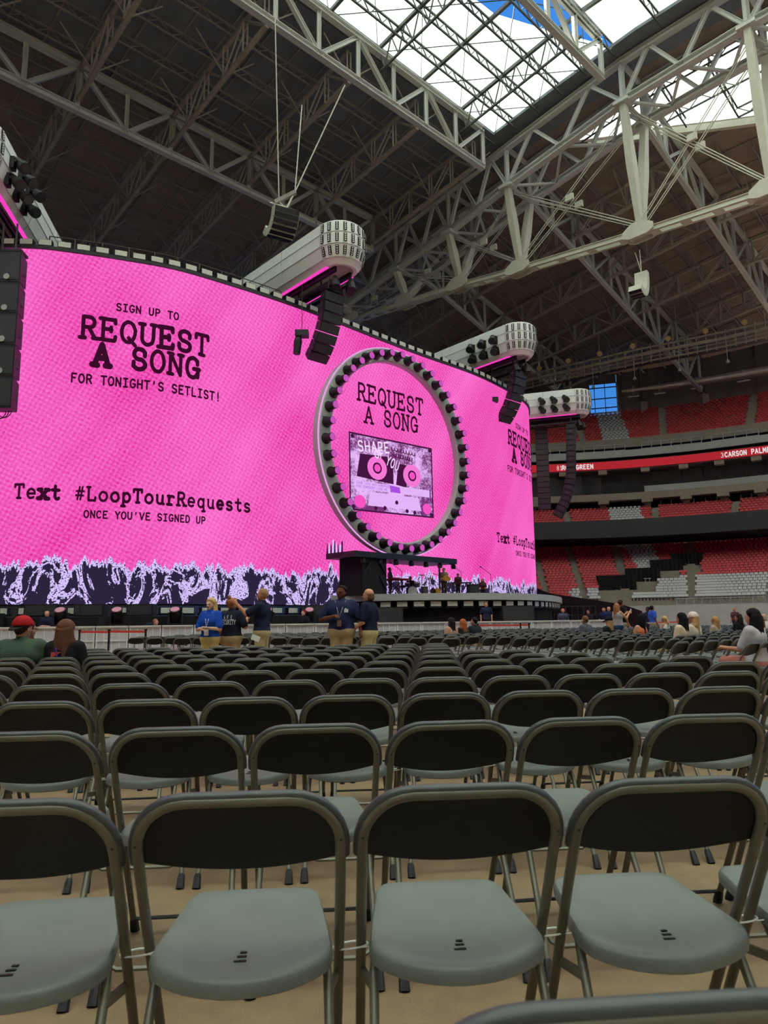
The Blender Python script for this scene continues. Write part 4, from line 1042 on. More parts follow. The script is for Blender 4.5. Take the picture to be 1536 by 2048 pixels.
for s in np.arange(.8, es[-1] - 6, .92):
    p = np.array([np.interp(s, es, ec[:, 0]), np.interp(s, es, ec[:, 1])]); q = np.array([np.interp(s + .2, es, ec[:, 0]), np.interp(s + .2, es, ec[:, 1])]); d = unit(q - p); nr = np.array([d[1], -d[0]])
    p = p - nr * .1
    obj('edge_lamp', blk_me, stage, matrix=Matrix(((d[0], -nr[0], 0, p[0]), (d[1], -nr[1], 0, p[1]), (0, 0, 1, PZ - .75), (0, 0, 0, 1))))

# low black riser in front of the left part of the screen, with moving lights
riser = thing('stage_riser', 'long black draped riser below the left part of the screen', 'stage', (-12, 30, 0))
def rz(u, o, z): return scr(u, z, o)
ua, ub = u_a - 6, scr_hit(690, 1180)[0]
mb = MB(); mb.loft([[rz(u, o, z) for o, z in ((.1, .0), (1.6, 0), (1.6, 1.5), (.1, 1.5))] for u in np.linspace(ua, ub, 30)]); mb.build('deck', M['black'], riser)
mb = MB(); uu = np.linspace(ua, ub, 200); w = [.06 * math.sin(i * 1.3) + .05 * math.sin(i * .47) for i in range(200)]
mb.loft([[rz(u, 1.66 + k, 0), rz(u, 1.66 + k * .5, 1.5), rz(u, 1.6, 1.52), rz(u, 1.6, 0)] for u, k in zip(uu, w)]); mb.build('drape', M['blackcloth'], riser, smooth=True)
def moving_light(p, yaw, label):
    t = thing('moving_light', label, 'stage light', p, yaw, 'moving lights along the stage front')
    R = Matrix.Rotation(yaw, 3, 'Z')
    def L(v): return V3(p) + np.array(R @ Vector(v))
    mb = MB(); mb.box(L((0, 0, .14)), (.5, .42, .28)); mb.build('base', M['black'], t)
    for s in (-.27, .27): mb = MB(); mb.box(L((s, 0, .5)), (.08, .22, .55)); mb.build('yoke_arm', M['black'], t)
    mb = MB(); a = V3(np.array(R @ Vector((0, -.55, .84)))); mb.lathe(L((0, .12, .38)), a, [(0, .14), (.1, .21), (.5, .22), (.62, .25)], 14); hd = mb.build('head', M['black'], t, smooth=True)
    mb = MB(); mb.lathe(L((0, .12, .38)) + a * .6, a, [(0, .2), (.04, .2)], 14); mb.build('lens', mat('lamp_glass', (196, 150, 160), .15) if 'lamp_glass' not in bpy.data.materials else bpy.data.materials['lamp_glass'], hd)
for i, px in enumerate((27, 133, 235, 330, 497, 575, 648, 707)):
    u, v = scr_hit(px, 1215); p = scr(u, 1.06, 1.95); p[2] = .9
    st = MB(); st.rbox(p[0] - .3, p[0] + .3, p[1] - .3, p[1] + .3, 0, .9)
    st.build('flight_case', M['black'], label='black equipment case carrying a moving light, %s from the left' % ORD[i], category='case', group='cases under moving lights')
    moving_light(p, math.radians(5), 'black moving stage light before the riser, %s from the left' % ORD[i])
# speakers / boxes along the foot
for i, (px, w_, h_, top) in enumerate(((95, 1.5, .9, 1210), (184, 1.3, 1.0, 1211), (280, 1.2, .9, 1212), (610, 1.6, 1.0, 1206), (770, 1.9, 1.25, 1212), (1035, 1.7, 1.1, 1210))):
    if px < 690: u, v = scr_hit(px, 1212); p = scr(u, 1.52, 1.0)
    else: p = atY(px, 1225, 37.8); p[2] = 0
    t = thing('floor_speaker', 'black box speaker along the stage front, %s from the left' % ORD[i], 'speaker', p, 0, 'box speakers along the stage front')
    hh = .55 if px < 690 else 1.9
    mb = MB(); mb.rbox(p[0] - w_ / 2, p[0] + w_ / 2, p[1] - .3, p[1] + .3, p[2], p[2] + hh); mb.build('cabinet', M['black'], t)
    mb = MB(); mb.rbox(p[0] - w_ / 2 + .06, p[0] + w_ / 2 - .06, p[1] - .33, p[1] - .3, p[2] + .06, p[2] + hh - .06); mb.build('grille', M['fascia'], t)
# ================================================================ white booms, line arrays, hanging speakers
m_rim_glow = emit('pink_rim_glow', (246, 60, 186), 1.1)
cell = MB(); cell.box((0, 0, 0), (.2, .03, .5), None, 0)
for k in range(4): cell.box((0, -.022, -.18 + .12 * k), (.07, .02, .065), None, 1)
cell_me = cell.mesh('louvre_cell', [M['black'], mat('pale_led', (236, 236, 226), .4)])
def spot_head(parent, p, out, aim, sz=1.0):
    out = unit(out); mb = MB(); mb.box(V3(p) + out * .1, (.34 * sz, .2, .5 * sz), (np.cross(out, (0, 0, 1)), out, (0, 0, 1))); h = mb.build('spotlight', M['black'], parent)
    mb = MB(); c = V3(p) + out * .42; a = unit(aim); mb.lathe(c - a * .42 * sz, a, [(0, .12 * sz), (.08, .19 * sz), (.5 * sz, .2 * sz), (.62 * sz, .24 * sz), (.84 * sz, .24 * sz)], 12); hd = mb.build('head', M['black'], h, smooth=True)
    mb = MB(); mb.box(V3(p) + out * .3, (.5 * sz, .08, .1), (np.cross(out, (0, 0, 1)), out, (0, 0, 1))); mb.build('yoke', M['black'], h)
    mb = MB(); mb.lathe(c + a * .42 * sz, a, [(0, .2 * sz), (.02, .2 * sz)], 12); mb.build('lens', M['suiteglass'], hd)
def boom(rear, nose, side, label, lamps=0, width=2.8):
    """rear / nose: plan points of one top edge; side: +1 if the axis lies to the right of that edge seen from above going outwards"""
    rear = V3((*rear, 0)); nose = V3((*nose, 0)); d = unit(nose - rear); nr = np.array([d[1], -d[0], 0]) * -side  # towards axis
    ar, an = rear + nr * width / 2, nose + nr * width / 2; ar = ar - d * 2.5
    r = thing('stage_boom', label, 'boom', an + [0, 0, 21])
    lev = [(23.5, width / 2 - .1), (23.42, width / 2), (22.75, width / 2 + .06), (22.05, width / 2 + .04), (21.35, width / 2 - .18), (21.05, width / 2 - .42), (21.05, width / 2 - .62), (21.5, width / 2 - .7)]
    def contour(w, z, n=16):
        P = [ar - nr * w, an - nr * w]
        P += [an + (-nr * math.cos(math.pi * k / n) + d * math.sin(math.pi * k / n)) * w for k in range(1, n)]
        P += [an + nr * w, ar + nr * w]; return [p + [0, 0, z] for p in P]
    mb = MB(); mb.loft([contour(w, z) for z, w in lev], cap=False); n = len(contour(1, 0))
    mb.F.append(tuple(range(n))); mb.M.append(0)
    k0 = (len(lev) - 1) * n; mb.F.append(tuple(range(k0, k0 + n))); mb.M.append(0)
    mb.build('shell', M['white'], r)
    for zz in (22.75, 22.05, 21.35):
        w = float(np.interp(zz, [21.05, 21.35, 22.05, 22.75, 23.42], [width / 2 - .42, width / 2 - .18, width / 2 + .04, width / 2 + .06, width / 2])) + .012
        mb = MB(); mb.tube(contour(w, zz), .018, 4); mb.build('panel_seam', M['grey'], r)
    for f_ in (.25, .62, 1.0):
        p = ar + (an - ar) * f_; mb = MB(); 
        for sd in (-1, 1): mb.tube([p + nr * sd * (w + .012) + [0, 0, z] for z, w in lev[:6]], .016, 4)
        mb.build('panel_seam', M['grey'], r)
    for zi, (z, w, tl) in enumerate(((23.08, width / 2 + .05, -.05), (22.4, width / 2 + .07, 0), (21.7, width / 2 - .05, .28))):
        for k in range(10):
            a = math.pi * (k + .5) / 10; o = -nr * math.cos(a) + d * math.sin(a)
            up = unit(np.array([0, 0, 1]) + o * tl); tg = np.cross(up, -o); oo = np.cross(tg, up); p = an + o * (w + .02) + [0, 0, z]
            obj('louvre_cell', cell_me, r, matrix=Matrix(((tg[0], oo[0], up[0], p[0]), (tg[1], oo[1], up[1], p[1]), (tg[2], oo[2], up[2], p[2]), (0, 0, 0, 1))))
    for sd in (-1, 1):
        wv = width / 2 - .5; member(r, 'rim_glow_strip', ar + nr * sd * wv + [0, 0, 21.035], an + nr * sd * wv + [0, 0, 21.035], .2, .03, m_rim_glow)  # emissive strips added to give the boom's lower rims their pink glow
    # dark truss slung underneath
    for sd in (-.55, .55):
        member(r, 'under_chord', ar + nr * sd + [0, 0, 20.95], an + nr * sd + d * .3 + [0, 0, 20.95], .16, .3, M['black'])
        member(r, 'under_chord', ar + nr * sd + [0, 0, 20.35], an + nr * sd + d * .3 + [0, 0, 20.35], .14, .14, M['black'])
    L = np.linalg.norm(an - ar); m_ = int(L / 1.1)
    for k in range(m_):
        a = ar + d * L * k / m_; b = ar + d * L * (k + 1) / m_; sd = .55 if k % 2 else -.55
        member(r, 'under_brace', a + nr * sd + [0, 0, 20.35], b - nr * sd + [0, 0, 20.9], .08, .08, M['black'])
    for q, sd in ((.2, -.5), (.5, .4), (-.5, .3), (.1, .6)):
        p = an + d * q + nr * sd + [0, 0, 20.3]; mb = MB(); mb.lathe(p, (.1, -.3, -1), [(-.3, .12), (0, .22), (.5, .26)], 10); mb.build('under_lamp', M['black'], r)
    if lamps:
        o = -nr if lamps > 0 else nr
        for row, (z, w) in enumerate(((22.45, width / 2 + .05), (21.6, width / 2 - .12))):
            for k in range(3):
                p = an + o * w - d * (.9 + 1.15 * k) + [0, 0, z]; spot_head(r, p, o, o * .55 + d * .35 + np.array([0, 0, -.55]), 1.15)
    return r, an, d, nr
bm = {}
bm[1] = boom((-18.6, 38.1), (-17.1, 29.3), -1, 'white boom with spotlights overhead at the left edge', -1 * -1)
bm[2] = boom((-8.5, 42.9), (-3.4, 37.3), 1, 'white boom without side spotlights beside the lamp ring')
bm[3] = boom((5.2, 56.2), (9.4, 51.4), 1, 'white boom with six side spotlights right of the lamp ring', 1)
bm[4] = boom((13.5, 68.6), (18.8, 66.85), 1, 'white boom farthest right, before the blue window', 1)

def line_array(top, face, n, h, w, dep, tilts, label, hang_to=None):
    top = V3(top); f0 = unit((*face, 0)); sd = np.array([-f0[1], f0[0], 0])
    r = thing('line_array', label, 'speaker', top)
    p = top.copy()
    for k in range(n):
        th = math.radians(tilts(k / max(1, n - 1))); f = unit(f0 * math.cos(th) + np.array([0, 0, -math.sin(th)])); dn = np.cross(sd, f) * -1
        if dn[2] > 0: dn = -dn
        c = p + dn * h / 2
        mb = MB(); W = w / 2; D = dep / 2; H = h / 2 - .015
        P = [c + sd * x * W * (1 if y > 0 else .82) + f * y * D + dn * z * H * (1 if y > 0 else .9) for z in (-1, 1) for y in (-1, 1) for x in (-1, 1)]
        mb.add(P, [(0, 2, 3, 1), (4, 5, 7, 6), (0, 1, 5, 4), (2, 6, 7, 3), (0, 4, 6, 2), (1, 3, 7, 5)]); bx = mb.build('cabinet', M['black'], r)
        mb = MB(); mb.box(c + f * (D + .01), (w * .94, .02, h * .84), (sd, f, dn)); mb.build('grille', M['fascia'], bx)
        mb = MB()
        for s_ in (-1, 1): mb.box(c + sd * s_ * W * .93 + f * .05, (.03, dep * .5, h * .3), (sd, f, dn))
        mb.build('side_latch', M['fascia'], bx)
        p = p + dn * h
    mb = MB(); mb.box(top + [0, 0, .12], (w * .9, dep * .8, .12), (sd, f0, (0, 0, 1))); mb.build('bumper', M['black'], r)
    if hang_to is not None:
        for s_ in (-.3, .3):
            mb = MB(); mb.beam(top + sd * s_ + [0, 0, .15], V3(hang_to) + sd * s_, .07); mb.build('chain', M['black'], r)
    return p
a1 = atY(52, 512, 30.3); b1_ = atY(37, 822, 30.3); hh = (a1[2] - b1_[2]) / 5
a1 = a1 + np.array([-.8, 0, 0])
line_array(a1, (.05, -1), 5, hh, 1.6, .9, lambda f: 0, 'tall black line array with visible horns at the left edge', a1 + [0, 0, 1.6])
for k in range(5):
    hn = MB(); c_ = a1 + np.array([.25, -.48, -hh * (k + .84)]); hn.lathe(c_ + [0, .05, 0], (0, -1, 0), [(0, .05), (.05, .1), (.08, .14)], 10)
    hn.build('horn_flare', M['grey'], bpy.data.objects['line_array'])
r_ = thing('cable_loop', 'loops of black cable hanging below the left line array', 'cable', b1_)
for k in range(3):
    mb = MB(); mb.tube([b1_ + [-.5 - .12 * k + .3 * math.cos(t), -.2, -.05 - .3 * (1 + .1 * k) * abs(math.sin(t))] for t in np.linspace(0, math.pi, 14)], .02, 5); mb.build('loop', M['black'], r_)
J = lambda f: 8 + 38 * f ** 1.2
line_array(atY(664, 588, 38.2), (.67, -.74), 7, .56, 1.35, .62, J, 'curved black line array hanging beside the lamp ring', atY(668, 560, 38.2))
line_array(atY(1036, 742, 52.2), (.66, -.75), 7, .58, 1.35, .62, J, 'curved black line array hanging right of the lamp ring', atY(1040, 722, 52.2))
line_array(atY(1142, 850, 68.0), (.95, -.32), 17, .55, 1.4, .85, lambda f: 3 + 36 * max(0, f - .45) ** 1.1 * 1.6, 'long curved purple-lit line array below the farthest boom', atY(1142, 826, 68.0))
line_array(atY(1082, 858, 70.5), (-.25, -1), 15, .56, 1.25, .7, lambda f: 0, 'long straight line array hanging close to the screen edge', atY(1082, 832, 70.5))
# small drones of gear hanging on cables beside the arrays
for i, (px, py, Y, z1) in enumerate(((604, 668, 38.4, 20.4), (986, 800, 52.5, 20.4))):
    p = atY(px, py, Y); t = thing('hanging_spotlight', 'small black follow spot hanging left of the %s line array' % ('nearer' if i == 0 else 'farther'), 'stage light', p)
    mb = MB(); mb.beam(p, (p[0], p[1], z1), .03); mb.build('cable', M['black'], t)
    mb = MB(); mb.box(p, (.75, .5, .35)); mb.build('bracket', M['black'], t)
    mb = MB(); mb.lathe(p + [-.2, 0, -.2], (-.1, 0, -1), [(0, .18), (.25, .24), (1.0, .2)], 10); mb.build('head', M['black'], t)
# house speakers hung from the roof
def j_speaker(p, face, n, h, w, dep, label, ropes, tilt_max, start=0.0, m=None):
    p = V3(p); f0 = unit((*face, 0)); sd = np.array([-f0[1], f0[0], 0]); r = thing('roof_speaker', label, 'speaker', p); q = p.copy()
    for k in range(n):
        th = math.radians(start + (tilt_max - start) * (k / (n - 1)) ** 1.6); f = f0 * math.cos(th) - np.array([0, 0, 1]) * math.sin(th); dn = -np.array([0, 0, 1]) * math.cos(th) - f0 * math.sin(th)
        mb = MB(); mb.box(q + dn * h / 2, (w, dep, h * .95), (sd, f, dn)); mb.build('cabinet', m or M['grey'], r); mb = MB(); mb.box(q + dn * h / 2 + f * (dep / 2 + .02), (w * .96, .05, h * .9), (sd, f, dn)); mb.build('grille', M['black'], r)
        q = q + dn * h
    for a in ropes:
        mb = MB(); mb.beam(p + [0, 0, .0], a, .06); mb.build('rope', M['steel_cream'], r)
p = atY(1283, 546, 67); j_speaker(p, (.6, .8), 11, .42, 1.25, .7, 'hook-shaped pale roof speaker hanging below the long cream truss', [atY(1279, 500, 67), atY(1270, 505, 67.5)], 118, 0, M['steel_cream'])
p = atY(572, 418, 47); j_speaker(p, (.5, -.87), 8, .36, 1.9, .6, 'curved dark roof speaker hung on long ropes above the screen', [atY(556, 400, 47), atY(588, 385, 47)], 150, 15, M['steel_cream'])
t = thing('rigging_bar', 'short dark rigging bar and long ropes above the curved roof speaker', 'rigging', atY(570, 395, 47))
mb = MB(); mb.beam(atY(550, 405, 47), atY(592, 384, 47), .28); mb.build('bar', M['joist'], t)
for x0, y0, x1, y1, Y in ((558, 402, 550, 20, 44), (590, 384, 604, 210, 47), (590, 384, 690, 170, 47), (575, 415, 540, 405, 47), (575, 415, 590, 384, 47)):
    mb = MB(); mb.beam(atY(x0, y0, 47), atY(x1, y1, Y), .07); mb.build('rope', M['steel_cream'], t)

# ================================================================ crowd barriers, belts, drapes
M['barrier'] = mat('barrier_aluminium', (226, 224, 226), .4, .2, .05, 3)
g = NG('barrier_mesh'); dfb = g.n('ShaderNodeBsdfPrincipled'); co = g.n('ShaderNodeTexCoord').outputs['Object']
g.put(dfb.inputs['Base Color'], g.mix(g.noise(co, 3, 3, .6), lin((178, 174, 182)), lin((216, 212, 222)))); dfb.inputs['Roughness'].default_value = .5; g.t.links.new(dfb.outputs[0], g.out.inputs[0]); M['bmesh'] = g.m
bpth = catmull([(-24, 25.0), (-15, 26.5), (-8, 28.0), (0, 30.6), (7, 34.0), (12.4, 37.0)], 10); bsl = np.r_[0, np.cumsum(np.linalg.norm(np.diff(bpth, axis=0), axis=1))]
def bar_pt(s): return np.array([np.interp(s, bsl, bpth[:, 0]), np.interp(s, bsl, bpth[:, 1]), 0])
proto = thing('crowd_barrier', 'barrier', 'barrier', (0, 0, 0), 0, 'stage front barriers')
W = 1.16; ZT = 1.07
mb = MB()
for z in (ZT - .03, .55, .1): mb.beam((-W / 2, 0, z), (W / 2, 0, z), .06)
for x in (-W / 2 + .03, W / 2 - .03): mb.beam((x, 0, 0), (x, 0, ZT), .06)
mb.build('frame', M['barrier'], proto, local=True)
mb = MB(); mb.box((0, 0, ZT + .01), (W, .14, .05)); mb.build('top_step', M['barrier'], proto, local=True)
mb = MB(); mb.box((0, .02, .56), (W - .1, .012, .92)); mb.build('panel', M['bmesh'], proto, local=True)
for x in (-.28, 0, .28): mb = MB(); mb.beam((x, -.01, .1), (x, -.01, ZT), .03); mb.build('rib', M['barrier'], proto, local=True)
mb = MB(); mb.box((0, .5, .02), (W - .06, 1.0, .03)); mb.build('foot_plate', M['barrier'], proto, local=True)
pk = kids_of(proto); k = 0
for s in np.arange(.6, bsl[-1] - .5, 1.2):
    a, b = bar_pt(s - .5), bar_pt(s + .5); p = (a + b) / 2; yaw = math.atan2(b[1] - a[1], b[0] - a[0]); px = proj(p + [0, 0, 1])[0]
    if px < -40: continue
    lab = 'pale metal crowd barrier before the stage, %s from the left edge' % ORD[min(k, 49)]
    if k == 0: proto.matrix_basis = Matrix.Translation(Vector(p)) @ Matrix.Rotation(yaw, 4, 'Z'); proto['label'] = lab
    else: copy_tree(proto, pk, p, yaw, lab)
    k += 1
m_belt = mat('red_belt', (214, 60, 56), .6)
def belt(pts, label):
    t = thing('belt_barrier', label, 'rope barrier', pts[0])
    for p in pts:
        mb = MB(); mb.lathe(p, (0, 0, 1), [(0, .17), (.03, .17), (.05, .035), (.95, .035), (.95, .05), (1.0, .05)], 10); mb.build('post', M['black'], t)
    for a, b in zip(pts[:-1], pts[1:]): mb = MB(); mb.beam(V3(a) + [0, 0, .93], V3(b) + [0, 0, .91], .02, .07); mb.build('belt', m_belt, t)
def gnd(px, Y): q = atY(px, 1250, Y); return V3((q[0], q[1], 0))
belt([gnd(160, 23.5), gnd(219, 23.5), gnd(292, 23.2)], 'red belt barrier by the left crowd barriers'); belt([gnd(955, 31), gnd(1041, 31.5), gnd(1058, 31.5)], 'red belt barrier right of the seated trio'); belt([gnd(1290, 40), gnd(1330, 40.5), gnd(1372, 41)], 'red belt barrier beside the person in blue shirt')
tp = [atY(1060, 1170, 72), atY(1100, 1186, 71), atY(1150, 1194, 69), atY(1215, 1204, 66), atY(1250, 1211, 63), atY(1284, 1222, 60)]
tq = catmull([tuple(p) for p in tp], 8); mb = MB()
mb.loft([[(x, y, 0), (x, y - .2 + .12 * math.sin(i * 1.7), z * .5), (x, y, z), (x, y + 2.2, z * .98), (x, y + 2.2, 0)] for i, (x, y, z) in enumerate(tq)]); mb.build('side_drape', M['blackcloth'], smooth=True, label='long sloping black drape between the stage and the far stand', category='drape')
t = thing('stage_scaffold', 'dark scaffold of rails and gear right of the stage edge', 'scaffold', atY(1130, 1240, 58))
for px in range(1108, 1200, 12):
    a = atY(px, 1240, 58); a[2] = 0; mb = MB(); mb.beam(a, a + [0, 0, 2.2], .09); mb.build('upright', M['black'], t)
for z in (.8, 1.5, 2.2): a, b = atY(1108, 1240, 58), atY(1192, 1240, 58); a[2] = b[2] = z; mb = MB(); mb.beam(a, b, .09); mb.build('ledger', M['black'], t)
# ================================================================ folding chairs
M['plastic_back'] = mat('charcoal_plastic', (29, 30, 31), .55, 0, .1, 30, .35)
M['plastic_seat'] = mat('grey_seat_plastic', (116, 120, 115), .42, 0, .06, 9, .45, .02)
M['tube'] = mat('olive_grey_tube', (118, 115, 102), .36, .25, .08, 12)
M['rim'] = mat('grey_plastic_rim', (74, 77, 78), .38, 0, .06, 20, .5)
M['cap'] = mat('dark_foot_cap', (46, 48, 50), .6)
HW = .211; BT = (-.20, .772); FT = (.235, .0)     # (y, z) of the top of the back and of the front foot
def fy(z): return BT[0] + (FT[0] - BT[0]) * (BT[1] - z) / (BT[1] - FT[1])
def frame_path(rad=.105, x=HW, zl=.03, top=None, dy=0.0):
    zt = top or BT[1]
    P = [(-x * .97, fy(zl) + dy, zl), (-x * .985, fy(.3) + dy, .3), (-x, fy(.55) + dy, .55)] if zl < .5 else [(-x, fy(zl) + dy, zl)]
    P.append((-x, fy(zt - rad) + dy, zt - rad))
    for k in range(1, 7): a = math.pi / 2 * k / 7; P.append((-x + rad * (1 - math.cos(a)), fy(zt - rad + rad * math.sin(a)) + dy, zt - rad + rad * math.sin(a)))
    P.append((-x + rad, fy(zt) + dy, zt))
    return P + [(-p[0], p[1], p[2]) for p in P[::-1]]
SEAT_OUT = [(0, .245), (.11, .243), (.145, .233), (.162, .206), (.170, .15), (.183, .05), (.193, -.045), (.193, -.08), (.178, -.112), (.13, -.145), (.07, -.168)]
SEAT_OUT = SEAT_OUT + [(0, -.178)] + [(-x, y) for x, y in SEAT_OUT[:0:-1]]
def make_chair(hi=True):
    parts = []
    n = 10 if hi else 5
    mb = MB(); mb.tube(frame_path(), .0118, n); parts.append(('frame_tube', mb, M['tube']))
    # rear legs, bent at the top, hinged under the seat
    for s in (-1, 1):
        mb = MB(); mb.tube([(s * .162, .03, .412), (s * .176, -.02, .404), (s * .184, -.06, .37), (s * .197, -.29, .03)], .0105, n); parts.append(('leg', mb, M['tube']))
        for y, z, x in ((fy(.0), 0, HW * .96), (-.305, 0, .198)):
            mb = MB(); mb.lathe((s * x, y - .004, 0), (0, (-.5 if y > 0 else .6), 1), [(0, .018), (.045, .016), (.06, .0125)], 8); parts.append(('foot_cap', mb, M['cap']))
        mb = MB(); mb.beam((s * .205, fy(.33), .33), (s * .187, -.075, .35), .010, .02); parts.append(('hinge_bracket', mb, M['tube']))
    mb = MB(); mb.tube([(-.2, fy(.05), .05), (.2, fy(.05), .05)], .007, 6); parts.append(('front_stretcher', mb, M['rim']))
    ly = lambda z: -.06 - .23 * (.37 - z) / .34
    mb = MB(); mb.tube([(-.192, ly(.17), .17), (-.188, ly(.12), .12), (-.172, ly(.09), .09), (-.145, ly(.078), .078), (.145, ly(.078), .078), (.172, ly(.09), .09), (.188, ly(.12), .12), (.192, ly(.17), .17)], .0085, 6); parts.append(('rear_stretcher', mb, M['tube']))
    # backrest: panel with bowed lower edge, and a plastic rim rolled over the tube
    mb = MB(); nx, nz = (18, 6) if hi else (8, 3); rad = .105; HB = HW + .006
    def back_pt(i, j, side):
        x = -HB + 2 * HB * i / nx; ax = max(0.0, abs(x) - (HB - rad)); top = BT[1] - rad + math.sqrt(max(0, rad * rad - ax * ax)) if ax > 0 else BT[1]
        zlo = .600 + .038 * (abs(x) / HB) ** 2
        z = zlo + (max(top, zlo + .004) - zlo) * j / nz; bow = .028 * (1 - (x / HB) ** 2)
        return (x, fy(z) + .012 + bow + side * .004, z)
    for side in (-1, 1):
        mb.V += [back_pt(i, j, side) for j in range(nz + 1) for i in range(nx + 1)]
    st = (nx + 1) * (nz + 1)
    for j in range(nz):
        for i in range(nx):
            a = j * (nx + 1) + i; q = (a, a + 1, a + nx + 2, a + nx + 1); mb.F.append(q); mb.F.append(tuple(st + v for v in q[::-1]))
    rim = [i for i in range(nx + 1)] + [j * (nx + 1) + nx for j in range(1, nz + 1)] + [nz * (nx + 1) + i for i in range(nx - 1, -1, -1)] + [j * (nx + 1) for j in range(nz - 1, 0, -1)]
    for a, b in zip(rim, rim[1:] + rim[:1]): mb.F.append((a, a + st, b + st, b))
    mb.M = [0] * len(mb.F); parts.append(('backrest', mb, M['plastic_back']))
    mb = MB(); mb.tube(frame_path(.112, HW + .0085, .64, BT[1] + .0085, .007), .0115, n); parts.append(('back_rim', mb, M['rim']))
    # seat: bowed rear edge, dished, with a turned-down lip
    mb = MB(); rings = []; so = SEAT_OUT
    if hi:
        q = catmull(so + [so[0]], 2); so = [tuple(p) for p in q[:-1]]
    nt = len(so)
    def zs(x, y): return .446 + .010 * (y - .03) / .2 - .011 * (1 - (x / .2) ** 2) * max(0, 1 - ((y - .03) / .215) ** 2) - (.012 * min(1, (-.08 - y) / .1) if y < -.08 else 0)
    levels = [(.3, 0), (.6, 0), (.82, 0), (.92, .001), (.97, -.002), (.99, -.008), (1.0, -.016), (1.0, -.032), (.975, -.036), (.9, -.022), (.4, -.024)]
    for sc_, dz in levels: rings.append([(x * sc_, .03 + (y - .03) * sc_, zs(x * sc_, .03 + (y - .03) * sc_) + dz) for x, y in so])
    mb.loft(rings[::-1], cap=True); parts.append(('seat', mb, M['plastic_seat']))
    if hi:
        for j in range(3): m2 = MB(); w_ = .026 - .006 * j; m2.box((.002 * j, -.105 + .017 * j, zs(0, -.105 + .017 * j) + .0008), (w_, .007, .002)); parts.append(('drain_slot', m2, M['black']))
        for s in (-1, 1): m2 = MB(); m2.lathe((s * HW, fy(.68) - .010, .68), (0, -1, -.4), [(0, .0045), (.003, .003)], 6); parts.append(('rivet', m2, M['cap']))
    return parts
# ---- where the chairs stand
def near_pos(r, k): x = -.302 + .062 * r + .4665 * k; return x - .02, 1.75 + .965 * r + .098 * x
chairs = []   # (block, row, idx, x, y, yaw)
YAW_N = math.radians(5.6)
for r in range(-1, 11):
    for k in range(-40, 30):
        x, y = near_pos(r, k)
        px, py = proj((x, y - .2, .79)); pw = .25 * FPX / max(.3, y - .2)
        if px + pw < -10 or px - pw > 1546: continue
        if r == -1: continue
        if x > .95 and y > 9.6 - 1.22 * (x - .95) - .1: continue
        chairs.append(('near', r, k, x, y, YAW_N))
_q = atz(1290, 1988, .79); chairs.append(('near', -1, 0, _q[0] - .02, _q[1] + .2, YAW_N)); chairs.append(('near', -1, 1, _q[0] + .4465, _q[1] + .246, YAW_N))
def grid(block, org, ang, nrow, r0, n0, n1, test, pitch=.97, sp=.462):
    u = np.array([math.cos(ang), math.sin(ang)]); v = np.array([-math.sin(ang), math.cos(ang)])
    for r in range(r0, nrow):
        for k in range(n0, n1):
            p = np.array(org) + v * r * pitch + u * (k * sp + .12 * math.sin(r * 1.7))
            if test(p[0], p[1]): chairs.append((block, r, k, p[0] + v[0] * .2, p[1] + v[1] * .2, ang))
def bar_y(x): return float(np.interp(x, bpth[:, 0], bpth[:, 1])) if x < 12.4 else 37 + (x - 12.4) * .35
def in_view(x, y): px = proj((x, y, .6))[0]; return -15 < px < 1551
# block boundaries
def beyond(x, y):     # far side of the cross aisle
    L = [(-14, 23.5), (-7, 19.3), (.7, 15.2), (2.7, 12.9), (3.9, 11.2), (6.0, 8.6), (8.5, 5.6)]
    return y > float(np.interp(x, [q[0] for q in L], [q[1] for q in L]))
def right_side(x, y): return x > 2.3 - .42 * (y - 13)
grid('middle', (0.7, 15.5), math.radians(20), 30, -20, -60, 60, lambda x, y: beyond(x, y) and not right_side(x, y) and y < bar_y(x) - 2.2 and in_view(x, y) and x > -7.4 + (y - 19) * .1)
grid('right', (3.9, 11.55), math.radians(39), 34, -8, -30, 90, lambda x, y: beyond(x, y) and right_side(x - .55, y) and y < bar_y(x) - 2.6 and y < 46 and in_view(x, y))
chairs.sort(key=lambda c: c[3] ** 2 + c[4] ** 2)
N_IND = 300
ind, rest = chairs[:N_IND], chairs[N_IND:]
proto_parts = make_chair(True)
root = thing('folding_chair', 'x', 'chair', (0, 0, 0), 0)
for nm, mb, m in proto_parts: mb.build(nm, m, root, smooth=True, local=True)
ck = kids_of(root); ck_small = [q for q in ck if not q[0].name.startswith(('rivet', 'drain_slot', 'hinge'))]
rows = {}
for c in ind: rows.setdefault((c[0], c[1]), []).append(c)
first = True
rws = {b: sorted({c[1] for c in ind if c[0] == b}, reverse=(b == 'right' and False)) for b in ('near', 'middle', 'right')}
GN = {'near': 'folding chairs of the nearest block', 'middle': 'folding chairs beyond the cross aisle', 'right': 'folding chairs angled in the right block'}
chair_roots = {}
